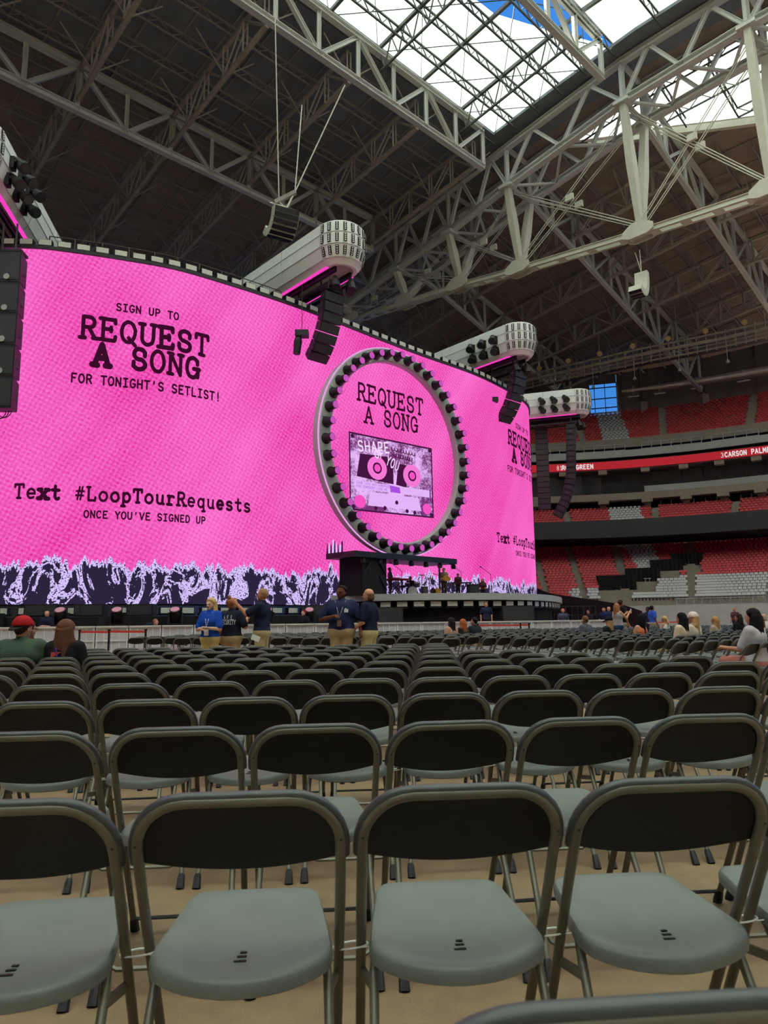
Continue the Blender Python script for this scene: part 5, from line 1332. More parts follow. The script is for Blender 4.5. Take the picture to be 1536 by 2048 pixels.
for (b, r), lst in rows.items():
    lst.sort(key=lambda c: c[3])
    for j, c in enumerate(lst):
        ri = rws[b].index(r)
        if b == 'near':
            lab = 'dark grey folding chair cut off at the bottom right corner, %s one' % ORD[j] if r == -1 else 'dark grey folding chair, %s full row ahead of the camera, %s from left' % (ORD[r], ORD[j])
        elif b == 'middle': lab = 'grey folding chair beyond the cross aisle, %s row there, %s from left' % (ORD[min(ri, 49)], ORD[min(j, 49)])
        else: lab = 'grey folding chair angled in the right block, %s row there, %s from left' % (ORD[min(ri, 49)], ORD[min(j, 49)])
        jit = random.uniform(-.02, .02)
        o = copy_tree(root, ck if (b == 'near' and r < 5) else ck_small, (c[3], c[4] + random.uniform(-.012, .012), 0), c[5] + jit, lab, GN[b])
        chair_roots[(b, r, c[2])] = o
for ch, _ in ck: bpy.data.objects.remove(ch)
bpy.data.objects.remove(root)
# the rest, far away: one joined mesh of simpler chairs
lo = make_chair(False); VV = []; FQ = []; MI = []; mats_lo = []; k0 = 0
base = MB()
for nm, mb, m in lo:
    if nm in ('foot_cap', 'hinge_bracket', 'rear_stretcher'): continue
    if m not in mats_lo: mats_lo.append(m)
    base.add(mb.V, mb.F, mats_lo.index(m))
BV = np.array(base.V); allV = []; allF = []; allM = []
for j, c in enumerate(rest):
    ca, sa = math.cos(c[5] + random.uniform(-.03, .03)), math.sin(c[5]); R = np.array([[ca, sa, 0], [-sa, ca, 0], [0, 0, 1]])
    allV.append(BV @ R + [c[3], c[4], 0]); k = j * len(BV); allF += [tuple(v + k for v in f) for f in base.F]; allM += base.M
me = bpy.data.meshes.new('folding_chair_rows'); me.from_pydata(np.concatenate(allV).tolist(), [], allF)
for m in mats_lo: me.materials.append(m)
me.polygons.foreach_set('material_index', allM); me.polygons.foreach_set('use_smooth', [True] * len(allF)); me.update()
obj('folding_chair_rows', me, None, label='hundreds of distant grey folding chairs filling the floor towards the barriers', category='chairs', kind='stuff')
# white cable ties lashing neighbouring chairs together
m_tie = mat('white_tie', (226, 226, 220), .4)
tie = 0
for r in range(0, 3):
    for k in range(-4, 6):
        (x0, y0), (x1, y1) = near_pos(r, k), near_pos(r, k + 1)
        if ('near', r, k) not in chair_roots or ('near', r, k + 1) not in chair_roots: continue
        mx_, my_ = (x0 + x1) / 2, (y0 + y1) / 2; z = .408 + .006 * ((k * 7) % 3 - 1); yy = my_ + fy(z) 
        t = thing('cable_tie', 'white cable tie lashing two chairs, row %s, %s from left' % (['one', 'two', 'three'][r], ORD[k + 4]), 'cable tie', (mx_, yy, z), 0, 'cable ties on the chair frames')
        mb = MB(); mb.tube([(mx_ + .04 * math.cos(a), yy + .019 * math.sin(a), z + .004 * math.cos(a)) for a in np.linspace(0, 2 * math.pi, 20, endpoint=False)], .0022, 5, True); mb.build('loop', m_tie, t)
        mb = MB(); sg_ = 1 if k % 2 else .7; mb.beam((mx_ + .03, yy - .015, z + .002), (mx_ + .03 + .05 * sg_, yy - .03, z + .012), .004, .0016); mb.build('tail', m_tie, t)
print('chairs', len(chairs), 'stuff verts', len(BV) * len(rest))
# ================================================================ people: smooth implicit bodies meshed with surface nets
def cap_sdf(P, a, b, ra, rb):
    a = V3(a); b = V3(b); ba = b - a; L2 = float(ba @ ba) + 1e-9
    t = np.clip(((P - a) @ ba) / L2, 0, 1); return np.linalg.norm(P - a - t[..., None] * ba, axis=-1) - (ra + (rb - ra) * t)
def smin(a, b, k): h = np.clip(.5 + .5 * (b - a) / k, 0, 1); return b + (a - b) * h - k * h * (1 - h)
def surf_net(prims, step, k=.03, inflate=0.0, cut=None):
    pts = np.array([p for q in prims for p in (q[0], q[1])]); rm = max(max(q[2], q[3]) for q in prims) + inflate + 2.5 * step
    lo, hi = pts.min(0) - rm, pts.max(0) + rm; n = np.ceil((hi - lo) / step).astype(int) + 1
    G = np.stack(np.meshgrid(*[lo[i] + step * np.arange(n[i]) for i in range(3)], indexing='ij'), -1); D = None
    for q in prims:
        d = cap_sdf(G, *q[:4]); D = d if D is None else smin(D, d, q[4] if len(q) > 4 else k)
    D = D - inflate
    if cut is not None: D = np.maximum(D, cut(G))
    S = D < 0; nx, ny, nz = n - 1; pos = np.zeros((nx, ny, nz, 3)); cnt = np.zeros((nx, ny, nz))
    cs = [(i, j, l) for i in (0, 1) for j in (0, 1) for l in (0, 1)]
    sl = lambda A, c: A[c[0]:c[0] + nx, c[1]:c[1] + ny, c[2]:c[2] + nz]
    for i, c0 in enumerate(cs):
        for c1 in cs[i + 1:]:
            if sum(abs(x - y) for x, y in zip(c0, c1)) != 1: continue
            f0, f1 = sl(D, c0), sl(D, c1); x = (f0 < 0) != (f1 < 0); t = np.where(x, f0 / (f0 - f1 + 1e-12), 0)
            for ax in range(3): pos[..., ax] += np.where(x, c0[ax] + t * (c1[ax] - c0[ax]), 0)
            cnt += x
    mk = cnt > 0; idx = -np.ones(mk.shape, int); idx[mk] = np.arange(mk.sum()); cell = np.argwhere(mk)
    V = lo + step * (cell + pos[mk] / cnt[mk][:, None]); F = []
    for ax in range(3):
        u, v = (ax + 1) % 3, (ax + 2) % 3; s0 = [slice(1, -1)] * 3; s1 = [slice(1, -1)] * 3; s0[ax] = slice(0, -1); s1[ax] = slice(1, None)
        A, B = S[tuple(s0)], S[tuple(s1)]; e = np.argwhere(A != B)
        if not len(e): continue
        off = np.ones(3, int); off[ax] = 0; g_ = e + off; sg = A[tuple(e.T)]
        du = np.zeros(3, int); du[u] = 1; dv = np.zeros(3, int); dv[v] = 1
        q = np.stack([idx[tuple((g_ - du - dv).T)], idx[tuple((g_ - dv).T)], idx[tuple(g_.T)], idx[tuple((g_ - du).T)]], 1)
        q[~sg] = q[~sg][:, ::-1]; q = q[(q >= 0).all(1)]; F.append(q)
    return V, np.concatenate(F)
_pm = {}
def pmat(rgb, rough=.75):
    if (rgb, rough) not in _pm: _pm[(rgb, rough)] = mat('cloth_or_skin_%d_%d_%d' % rgb, rgb, rough, 0, .1, 14, .15)
    return _pm[(rgb, rough)]
def person(label, loc, yaw, h=1.75, girth=1.0, sit=False, armR=None, armL=None, skin=(196, 142, 116), shirt=(34, 38, 62), pants=(182, 160, 118), hair='short', haircol=(70, 50, 40), head_yaw=0, head_pitch=0, lean=0.0, step=.02, sleeve=.62, glasses=False, belly=0.0, shoes=(40, 36, 36), group=None, fem=False, longsleeve=False):
    K = h / 1.75; root = thing('person', label, 'person', loc, yaw, group)
    dz = -.44 if sit else 0.0; G = girth; Hd = .04 if not fem else .0
    def tr(p):      # lean about the hips
        x, y, z = p; z = z + dz; y0, z0 = y, z - (.92 + dz); return np.array([x, y0 * math.cos(lean) + z0 * math.sin(lean), .92 + dz + z0 * math.cos(lean) - y0 * math.sin(lean)]) * K
    sh = (.175 if not fem else .15) * (1 + .5 * (G - 1)); hip = .085 * (1 + .5 * (G - 1))
    tor = [((-hip, 0, .95), (hip, 0, .95), .115 * G, .115 * G), ((-.07 * G, 0, 1.08), (.07 * G, 0, 1.08), .1 * G, .1 * G), ((-sh * .55, .0, 1.3), (sh * .55, .0, 1.3), .115 * G, .115 * G), ((-sh * .85, -.01, 1.415), (sh * .85, -.01, 1.415), .062, .062), ((0, -.01, 1.36), (0, -.005, 1.48), .08, .06)]
    tor += [((-.05, 0, 1.0), (-.06, 0, 1.34), .1 * G, .11 * G), ((.05, 0, 1.0), (.06, 0, 1.34), .1 * G, .11 * G)]
    if belly: tor.append(((0, belly * .5, 1.08), (0, belly * .6, 1.18), .12 * G, .11 * G))
    if fem: tor += [((-.075, .075, 1.27), (.075, .075, 1.27), .062, .062)]
    T = [(tr(a), tr(b), ra * K, rb * K) for a, b, ra, rb in tor]
    # head
    hc = tr((0, .0, 1.615)); cy, sy = math.cos(head_yaw), math.sin(head_yaw); cp_, sp_ = math.cos(head_pitch), math.sin(head_pitch)
    def hp(x, y, z): y, z = y * cp_ + z * sp_, -y * sp_ + z * cp_; return hc + np.array([x * cy - y * sy, x * sy + y * cy, z]) * K
    head = [(hp(0, -.012, .04), hp(0, .012, -.01), .094 * K, .082 * K), (hp(0, .02, -.035), hp(0, .05, -.075), .062 * K, .038 * K), (hp(0, .095, .005), hp(0, .108, -.022), .010 * K, .014 * K, .012), (hp(-.085, -.005, 0), hp(-.09, -.012, -.02), .014 * K, .012 * K, .01), (hp(.085, -.005, 0), hp(.09, -.012, -.02), .014 * K, .012 * K, .01), (hp(-.04, .082, .028), hp(.04, .082, .028), .014 * K, .014 * K, .015)]
    neck = [(tr((0, -.01, 1.44)), hp(0, -.01, -.06), .056 * K * (1 if not fem else .85), .054 * K * (1 if not fem else .85))]
    # legs
    L = []
    for s in (-1, 1):
        if sit: J = [(s * hip, .02, .94), (s * .11, .43, .95), (s * .115, .40, .52), (s * .12, .52, .475)]
        else: J = [(s * hip, 0, .9), (s * (hip + .012), .015, .48), (s * (hip + .015), -.02, .085), (s * (hip + .03), .12, .035)]
        Jt = [np.array(p) + [0, 0, dz] for p in J]; Jt = [p * K for p in Jt]
        L.append([(Jt[0], Jt[1], .088 * G * K, .062 * K), (Jt[1], Jt[2], .06 * K, .038 * K), (Jt[2] + [0, -.03 * K, -.03 * K], Jt[3], .042 * K, .035 * K)])
    # arms
    def dflt(s): return ((s * (sh + .075), -.04, 1.16), (s * (sh + .08), .06, .92)) if not sit else ((s * (sh + .07), .02, 1.15), (s * .14, .26, 1.02))
    arms = []; hands = []
    for s, a in ((1, armR), (-1, armL)):
        e, w = a if a else dflt(s); S0_ = tr((s * (sh + .01), -.01, 1.405)); e = tr(e); w = tr(w)
        arms.append([(S0_, e, .056 * K * (.6 + .4 * G), .044 * K * (.6 + .4 * G)), (e, w, .042 * K * (.7 + .3 * G), .028 * K)])
        d = unit(w - e); sd = unit(np.cross(d, (0, 0, 1)) if abs(d[2]) < .95 else np.array([0, 1.0, 0])); up = np.cross(sd, d); sd, up = (up, sd) if abs(d[2]) > .5 else (sd, up)
        pe = w + d * .085 * K; H_ = [(w, pe, .027 * K, .03 * K, .02), (w + sd * .018 * K, pe + sd * .022 * K, .02 * K, .02 * K, .02), (w - sd * .018 * K, pe - sd * .022 * K, .02 * K, .02 * K, .02)]
        curl = -up if up[2] > 0 else up
        for q, ln in ((-.03, .062), (-.01, .075), (.011, .07), (.031, .055)):
            b0 = pe + sd * q * K; m_ = b0 + (d * .8 + curl * .35) * ln * .55 * K; H_ += [(b0, m_, .0095 * K, .0088 * K, .004), (m_, m_ + (d * .35 + curl * .9) * ln * .5 * K, .0088 * K, .0075 * K, .004)]
        th = w + d * .03 * K + sd * -s * .03 * K; t2 = th + (d * .6 - sd * s * .55 + curl * .3) * .045 * K; H_ += [(th, t2, .012 * K, .011 * K, .008), (t2, t2 + (d * .9 + curl * .3) * .03 * K, .0105 * K, .009 * K, .006)]
        hands.append(H_)
    body = T + head + neck + L[0] + L[1] + arms[0] + arms[1]
    def add(name, parts, rgb, **kw):
        Vs, Fs, k0 = [], [], 0
        for V, F in parts: Vs.append(V); Fs.append(F + k0); k0 += len(V)
        me = bpy.data.meshes.new(name); me.from_pydata(np.concatenate(Vs).tolist(), [], np.concatenate(Fs).tolist()); me.materials.append(pmat(rgb)); me.polygons.foreach_set('use_smooth', [True] * len(me.polygons)); me.update()
        return obj(name, me, root, local=True, **kw)
    add('body', [surf_net(T + neck + L[0] + L[1] + arms[0] + arms[1], step, .03)] + [surf_net(head + neck, min(step, .0095), .02)] + [surf_net(H_, .0065 if step < .016 else .009, .006) for H_ in hands], skin)
    sl_prims = []
    for ar in arms:
        a, b, ra, rb = ar[0]; f = 1.0 if longsleeve else sleeve + .2; sl_prims.append((a, a + (b - a) * f, ra + .012, rb + .016))
        if longsleeve: sl_prims.append((ar[1][0], ar[1][0] + (ar[1][1] - ar[1][0]) * .93, ar[1][2] + .008, ar[1][3] + .008))
    if sleeve > 0: add('shirt', [surf_net(T + sl_prims, step * .9, .03, .016)], shirt)
    else: add('shirt', [surf_net([q for i, q in enumerate(T) if i not in (3, 4)], step * .9, .03, .014)], shirt)
    pr = [(tr((-hip, 0, .93)), tr((hip, 0, .93)), .118 * G * K, .118 * G * K)] + [q for l in L for q in l[:2]]
    add('trousers', [surf_net(pr, step, .03, .017)], pants)
    add('shoes', [surf_net([l[2]], step * .9, .02, .014) for l in L], shoes)
    # face details
    for s in (-1, 1):
        mb = MB(); c = hp(s * .033, .086, .008); f = unit(hp(s * .033, .2, .008) - c); mb.lathe(c, f, [(-.004, .012 * K), (.004, .010 * K), (.008, .004 * K)], 8); mb.build('eye', pmat((30, 24, 24)), root, local=True)
    mb = MB(); mb.beam(hp(-.024, .093, -.052), hp(.024, .093, -.052), .012 * K, .01 * K); mb.build('mouth', pmat((150, 78, 74)), root, local=True)
    if glasses:
        mb = MB()
        for s in (-1, 1): mb.tube([hp(s * .036 + .024 * math.cos(a), .1, .008 + .018 * math.sin(a)) for a in np.linspace(0, 6.28, 12, endpoint=False)], .003, 4, True); mb.beam(hp(s * .06, .098, .01), hp(s * .09, .0, .01), .005)
        mb.build('glasses', M['black'], root, local=True)
    hs = min(step, .012); bk = unit(hp(0, -.75, .55) - hc); ceye = hc
    def hair_cut(off): return lambda G_: -((G_ - ceye) @ bk) + off * K
    if hair in ('short', 'bun', 'long', 'pony', 'buzz', 'hood'):
        pr = [(hp(0, -.015, .04), hp(0, .0, -.01), .096 * K, .085 * K)]
        if hair != 'hood': add('hair', [surf_net(pr, hs, .02, .004 if hair == 'buzz' else .011, hair_cut({'short': .012, 'buzz': .015, 'long': -.004, 'bun': .0, 'pony': .0}[hair]))] + (
            [surf_net([(hp(0, -.06, .12), hp(0, -.075, .15), .045 * K, .04 * K)], hs)] if hair == 'bun' else
            [surf_net([(hp(0, -.1, .03), hp(0, -.15, -.1), .03 * K, .035 * K), (hp(0, -.15, -.1), hp(0, -.13, -.3), .035 * K, .012 * K)], hs)] if hair == 'pony' else
            [surf_net([(hp(s * .06, -.045, .03), hp(s * .085, -.03, -.14), .05 * K, .05 * K) for s in (-1, 1)] + [(hp(s * .085, -.03, -.14), hp(s * .09, -.02, -.33), .05 * K, .022 * K) for s in (-1, 1)] + [(hp(s * .035, -.085, 0), hp(s * .045, -.095, -.36), .05 * K, .04 * K) for s in (-1, 1)], hs, .03)] if hair == 'long' else []), haircol)
        else: add('hood', [surf_net(pr + [(hp(0, -.05, -.08), hp(0, -.06, -.14), .1 * K, .1 * K)], hs, .03, .03, hair_cut(-.05))], shirt)
    if hair == 'ring': add('hair', [surf_net([(hp(0, -.02, .0), hp(0, -.03, -.03), .094 * K, .085 * K)], hs, .02, .006, lambda G_: np.maximum(-((G_ - hc) @ unit(hp(0, -1, .1) - hc)) + .0, (G_[..., 2] - hc[2]) - .045 * K))], haircol)
    return root, hp, tr
def capwear(root, hp, rgb, brim, back=False, label=None):
    sg = -1 if back else 1
    V, F = surf_net([(hp(0, -.012, .045), hp(0, 0, .02), .108, .1)], .011, .02, .006, lambda G_: -(G_[..., 2] - hp(0, 0, .035)[2]))
    me = bpy.data.meshes.new('cap'); me.from_pydata(V.tolist(), [], F.tolist()); me.materials.append(pmat(rgb)); me.polygons.foreach_set('use_smooth', [True] * len(me.polygons)); c = obj('cap', me, root, local=True)
    mb = MB(); n = 10; A = [hp(.1 * math.cos(math.pi * k / n), sg * (.075 + .105 * math.sin(math.pi * k / n)), .035 - .04 * math.sin(math.pi * k / n)) for k in range(n + 1)]; B = [p - [0, 0, .012] for p in A]
    m_ = len(A); mb.add(A + B, [tuple(range(m_)), tuple(range(2 * m_ - 1, m_ - 1, -1))] + [(i, m_ + i, m_ + (i + 1) % m_, (i + 1) % m_) for i in range(m_)]); mb.build('brim', pmat(brim), c, local=True)
def patch(root, name, pts, m):
    mb = MB(); mb.add(pts, [tuple(range(len(pts)))]); return mb.build(name, m, root, local=True)
def at(px, Y, z=0.0): q = atY(px, 1246, Y); return (q[0], q[1], z)
NAVY = (30, 34, 58); KH = (186, 164, 122); white_p = pmat((226, 226, 222)); st_ = 'venue staff standing in the cross aisle'
D2 = math.radians
# --- five staff in the aisle
p1, hp1, tr1 = person('woman with long blonde hair in royal blue polo holding a notepad', at(421, 13.6), D2(165), 1.62, .98, False, ((.24, .06, 1.12), (.06, .24, 1.13)), ((-.24, .06, 1.12), (-.05, .24, 1.14)), (222, 172, 148), (30, 74, 176), (196, 172, 112), 'long', (196, 160, 112), D2(-15), .1, step=.015, fem=True, group=st_)
patch(p1, 'badge', [tr1((x, .165, z)) for x, z in ((-.05, .99), (.05, .99), (.05, 1.15), (-.05, 1.15))], white_p); mb = MB(); mb.tube([tr1((-.08, .06, 1.46)), tr1((-.03, .15, 1.3)), tr1((0, .17, 1.15)), tr1((.03, .15, 1.3)), tr1((.08, .06, 1.46))], .007, 5); mb.build('lanyard', pmat((220, 220, 225)), p1, local=True)
mb = MB(); mb.tube([tr1((.12 * math.cos(a), .11 * math.sin(a), 1.0)) for a in np.linspace(0, 6.28, 20, endpoint=False)], .02, 6, True); mb.build('belt', M['black'], p1, local=True)
q = V3(at(421, 13.6)); mb = MB(); mb.box(q + [-.02, -.26, 1.07], (.13, .09, .012)); mb.build('notepad', white_p, label='small white notepad held by the blonde woman in blue', category='notepad')
p2, hp2, tr2 = person('woman seen from behind with red hair bun and navy security shirt', at(463, 13.9), D2(-12), 1.62, 1.12, False, ((.30, .02, 1.16), (.25, .2, 1.28)), ((-.27, -.02, 1.12), (-.27, .06, .92)), (206, 150, 126), (36, 40, 56), (188, 168, 128), 'bun', (150, 88, 62), D2(-30), 0, step=.015, fem=True, group=st_)
def back_text(pr, trf, text, z, x0, adv, hgt, yb=-.19):
    lettering('shirt_lettering', text, lambda x, y: trf((x, yb + .04 * (abs(x) / .2) ** 2, z + y)), adv, hgt, .24, white_p, None, x0=x0).parent = pr
back_text(p2, tr2, 'S.A.F.E.', 1.31, -.17, .038, .075); back_text(p2, tr2, 'SECURITY', 1.21, -.17, .042, .085)
p3, hp3, tr3 = person('man with shaved head in navy polo pointing with a raised arm', at(524, 13.8), D2(80), 1.80, 1.05, False, ((.27, -.02, 1.14), (.25, .08, .93)), ((-.27, .2, 1.27), (-.25, .42, 1.47)), (202, 134, 106), NAVY, KH, 'buzz', (168, 128, 92), D2(12), 0, step=.015, group=st_)
p4, hp4, tr4 = person('tall broad man with glasses and lanyard in navy polo facing forward', at(683, 13.5), D2(172), 1.82, 1.24, False, ((.36, .02, 1.15), (.1, .25, 1.19)), ((-.33, -.02, 1.14), (-.36, .06, .92)), (112, 68, 52), (38, 44, 80), (172, 148, 112), 'short', (30, 24, 24), D2(-25), 0, step=.015, glasses=True, belly=.07, group=st_)
mb = MB(); mb.tube([tr4((-.1, .08, 1.48)), tr4((-.05, .16, 1.34)), tr4((0, .205, 1.16)), tr4((.05, .16, 1.34)), tr4((.1, .08, 1.48))], .009, 5); mb.build('lanyard', pmat((150, 150, 160)), p4, local=True); patch(p4, 'badge', [tr4((x, .215, z)) for x, z in ((-.04, 1.02), (.04, 1.02), (.04, 1.13), (-.04, 1.13))], pmat((150, 110, 100)))
p5, hp5, tr5 = person('bald man in navy polo seen in profile beside the tall man', at(737, 13.6), D2(68), 1.76, 1.15, False, ((.28, -.03, 1.14), (.26, .08, .92)), ((-.27, .0, 1.13), (-.2, .2, 1.0)), (214, 152, 122), (26, 30, 54), (188, 176, 128), 'ring', (110, 84, 66), D2(10), 0, step=.015, belly=.08, group=st_)
# chest and sleeve emblems
def emblem(pr, trf, x, y, z, w=.075, side=None):
    if side is None: pts = [trf((x + a, y, z + b)) for a, b in ((-w / 2, -w / 2), (w / 2, -w / 2), (w / 2, w * .25), (.3 * w, w * .25), (.3 * w, w * .5), (-.1 * w, w * .5), (-.1 * w, w * .25), (-w / 2, w * .3))]
    else: pts = [trf((x, y + a * side, z + b)) for a, b in ((-w / 2, -w / 2), (w / 2, -w / 2), (w / 2, w * .25), (.3 * w, w * .25), (.3 * w, w * .5), (-.1 * w, w * .5), (-.1 * w, w * .25), (-w / 2, w * .3))]
    patch(pr, 'emblem', pts, white_p)
emblem(p4, tr4, -.12, .175, 1.3); emblem(p5, tr5, .29, -.03, 1.26, .07, 1); emblem(p3, tr3, .262, -.03, 1.27, .07, 1); emblem(p2, tr2, .3, -.0, 1.22, .06, 1)
q = V3(at(519, 13.75)); mb = MB(); mb.box(q + [-.02, -.28, .86], (.16, .02, .1), ((1, 0, -.4), (0, 1, 0), (.4, 0, 1))); mb.build('paper_sheet', white_p, label='folded white paper in the hand of the pointing man', category='paper')
# --- seated at the left
def seat_at(px, Y):
    """nearest chair of the block to that direction and distance"""
    x, y, _ = at(px, Y); return min(chair_roots.values(), key=lambda o: (o.location.x - x) ** 2 + (o.location.y - y) ** 2)
taken = set()
def sitter(label, px, Y, **kw):
    x, y, _ = at(px, Y); c = min((c for c in chairs if c[:3] not in taken), key=lambda c: (c[3] - x) ** 2 * 4 + (c[4] - y) ** 2); taken.add(c[:3]); kw.setdefault('yaw', c[5])
    yaw = kw.pop('yaw'); v = np.array([-math.sin(c[5]), math.cos(c[5])]); return person(label, (c[3] + v[0] * .01, c[4] + v[1] * .01, 0), yaw, sit=True, **kw)
s1, h1, t1 = sitter('seated man in green shirt with red cap worn backwards', 68, 8.4, h=1.64, girth=1.2, skin=(206, 152, 124), shirt=(74, 92, 76), pants=(60, 60, 70), hair='short', haircol=(60, 44, 36), head_yaw=D2(-28), step=.014, group='people seated at the left')
capwear(s1, h1, (170, 28, 38), (46, 42, 42), True)
s2, h2, t2 = sitter('seated woman with long brown hair in black shirt with orange print', 150, 8.4, h=1.6, girth=1.0, skin=(214, 164, 138), shirt=(30, 28, 32), pants=(40, 40, 52), hair='long', haircol=(104, 68, 50), head_yaw=D2(-12), step=.014, fem=True, group='people seated at the left')
m_or = pmat((232, 96, 78)); m_pu = pmat((104, 60, 150))
patch(s2, 'shirt_print', [t2((x, -.16, z)) for x, z in ((-.14, 1.12), (.12, 1.12), (.12, 1.15), (-.05, 1.16), (-.09, 1.3), (.0, 1.36), (-.11, 1.36))], m_or); mb = MB(); mb.beam(t2((-.06, -.165, 1.42)), t2((0, -.168, 1.1)), .03, .006); mb.build('bag_strap', m_pu, s2, local=True)
s0, h0, t0 = sitter('seated person with reddish hair and glasses cut by the left edge', -2, 8.3, h=1.62, shirt=(30, 28, 34), pants=(40, 40, 50), hair='long', haircol=(96, 48, 34), glasses=True, head_yaw=D2(-40), step=.016, fem=True, group='people seated at the left')
# --- stage security behind the barrier
sec = 'security staff behind the barriers'
person('bald guard in navy looking down behind the left barriers', at(93, 28.4), D2(175), 1.72, 1.05, False, ((.24, .06, 1.12), (.06, .24, 1.15)), ((-.24, .06, 1.12), (-.05, .24, 1.15)), (204, 150, 128), NAVY, (40, 40, 46), 'bald', head_pitch=.4, group=sec)
person('person in navy bending low behind the barriers under the screen', at(284, 29.6), D2(-95), 1.7, 1.0, False, None, None, (206, 150, 128), NAVY, (50, 50, 56), 'short', (150, 110, 80), lean=1.05, group=sec)
person('red haired guard leaning on the barrier in the middle', at(608, 30.9), D2(172), 1.68, 1.0, False, ((.3, .12, 1.1), (.27, .38, 1.1)), ((-.3, .12, 1.1), (-.27, .38, 1.1)), (220, 170, 148), (24, 24, 34), (40, 40, 46), 'short', (136, 34, 40), lean=.12, head_yaw=D2(-40), group=sec, fem=True)
bx_ = at(973, 35.5); mb = MB(); mb.rbox(bx_[0] - .5, bx_[0] + .5, bx_[1] - .4, bx_[1] + .4, 0, .26); mb.build('step_box', M['black'], label='low black step box under the bearded guard', category='box')
person('bearded guard with lanyard standing before the round stage', (bx_[0], bx_[1], .26), D2(175), 1.78, 1.08, False, None, None, (200, 146, 122), (34, 40, 66), (40, 40, 46), 'short', (80, 54, 40), group=sec)
person('ginger bearded guard behind the barriers right of the stage', at(1127, 38.2), D2(170), 1.72, 1.1, False, None, None, (214, 140, 112), (70, 74, 92), (40, 40, 46), 'short', (176, 100, 62), group=sec)
person('dark haired person behind the barriers near the black drape', at(1178, 39), D2(120), 1.64, 1.0, False, None, None, (180, 122, 100), (30, 26, 32), (40, 40, 46), 'short', (50, 34, 32), group=sec)
person('guard in navy turned aside behind the barriers, brown hair', at(1209, 39), D2(150), 1.76, 1.05, False, None, None, (196, 140, 118), (30, 36, 76), (40, 40, 46), 'short', (80, 50, 42), group=sec)
person('bald guard in navy beside the brown haired guard', at(1219, 40.2), D2(140), 1.82, 1.05, False, None, None, (206, 150, 132), (34, 40, 76), (40, 40, 46), 'bald', group=sec)
# --- audience, middle
aud = 'audience members among the chairs'
sitter('seated woman with long dark hair, left of the trio', 899, 20.5, h=1.64, shirt=(196, 150, 130), hair='long', haircol=(40, 30, 32), fem=True, group=aud)
sitter('seated woman with long red hair, middle of the trio', 922, 20.3, h=1.58, shirt=(50, 44, 46), hair='long', haircol=(166, 92, 50), fem=True, group=aud)
sitter('seated person in dark hoodie, right of the trio', 943, 20.8, h=1.64, shirt=(38, 38, 44), hair='short', haircol=(28, 26, 30), longsleeve=True, head_yaw=.5, group=aud)
sitter('seated man with brown hair in grey shirt near the barrier', 1178, 20.6, h=1.64, shirt=(92, 92, 106), hair='short', haircol=(120, 78, 58), group=aud)
c_, hc_, _ = sitter('seated person with black cap beside the grey shirted man', 1200, 20.4, h=1.58, shirt=(34, 34, 40), hair='long', haircol=(170, 130, 90), fem=True, group=aud); capwear(c_, hc_, (26, 26, 30), (24, 24, 28))
w_, hw_, tw_ = person('standing woman in grey tank top raising a phone', at(1236, 24.5), D2(-62), 1.66, 1.0, False, ((.2, .22, 1.22), (.12, .46, 1.4)), ((-.18, .22, 1.2), (-.05, .46, 1.38)), (214, 156, 124), (168, 160, 160), (58, 84, 120), 'long', (166, 112, 74), sleeve=0, fem=True, group=aud)
q = V3(at(1236, 24.5)); mb = MB(); mb.box(q + [.56, .28, 1.4], (.02, .08, .15)); mb.build('phone', pmat((220, 220, 226)), label='phone held up by the standing woman in tank top', category='phone')
person('standing man in black shirt behind the woman with phone', at(1244, 26), D2(-70), 1.82, 1.1, False, None, None, (176, 112, 90), (24, 24, 28), (196, 178, 150), 'buzz', (60, 44, 38), group=aud)
sitter('seated woman with long black hair and bare shoulder', 1266, 17.5, h=1.66, shirt=(222, 120, 84), hair='long', haircol=(22, 18, 22), fem=True, sleeve=0, head_yaw=-.4, group=aud)
sitter('seated man in black jacket leaning beside the black haired woman', 1284, 19.0, h=1.72, shirt=(22, 22, 26), hair='short', haircol=(30, 24, 26), longsleeve=True, head_yaw=-.5, lean=-.15, group=aud)
person('standing person in dark shirt near the field wall', at(1297, 36), D2(100), 1.72, 1.0, False, None, None, (100, 66, 56), (34, 36, 56), (190, 176, 150), 'short', (26, 22, 24), group=aud)
person('standing man in bright blue shirt near the field wall', at(1306, 34), D2(-80), 1.74, 1.05, False, None, None, (150, 100, 80), (52, 92, 190), (190, 176, 150), 'short', (30, 26, 26), group=aud)
sitter('seated girl with blonde ponytail in white top', 1339, 25, h=1.62, shirt=(222, 220, 216), hair='pony', haircol=(206, 166, 110), fem=True, sleeve=0, group=aud)
sitter('seated person in red shirt with black hair', 1356, 28, h=1.66, shirt=(200, 44, 44), hair='short', haircol=(24, 20, 22), group=aud)
c_, hc_, _ = sitter('seated woman with pale pink cap and long blonde hair', 1377, 15.0, h=1.66, shirt=(206, 190, 176), hair='long', haircol=(190, 148, 98), fem=True, head_yaw=.5, group=aud); capwear(c_, hc_, (236, 206, 200), (236, 206, 200))
sitter('seated woman with long black hair beside the pink cap', 1399, 14.8, h=1.66, shirt=(212, 186, 160), hair='long', haircol=(20, 18, 22), fem=True, group=aud)
sitter('seated person with blonde hair behind the black haired woman', 1413, 20, h=1.56, shirt=(180, 160, 140), hair='long', haircol=(180, 130, 84), fem=True, group=aud)
sitter('seated woman in black with long dark hair leaning left', 1470, 20.5, h=1.66, shirt=(22, 22, 26), hair='long', haircol=(46, 32, 30), fem=True, longsleeve=True, head_yaw=.3, group=aud)
person('standing bald person far back before the field wall', at(1471, 45), D2(120), 1.74, 1.0, False, None, None, (190, 130, 108), (90, 60, 60), (60, 60, 70), 'bald', group=aud)
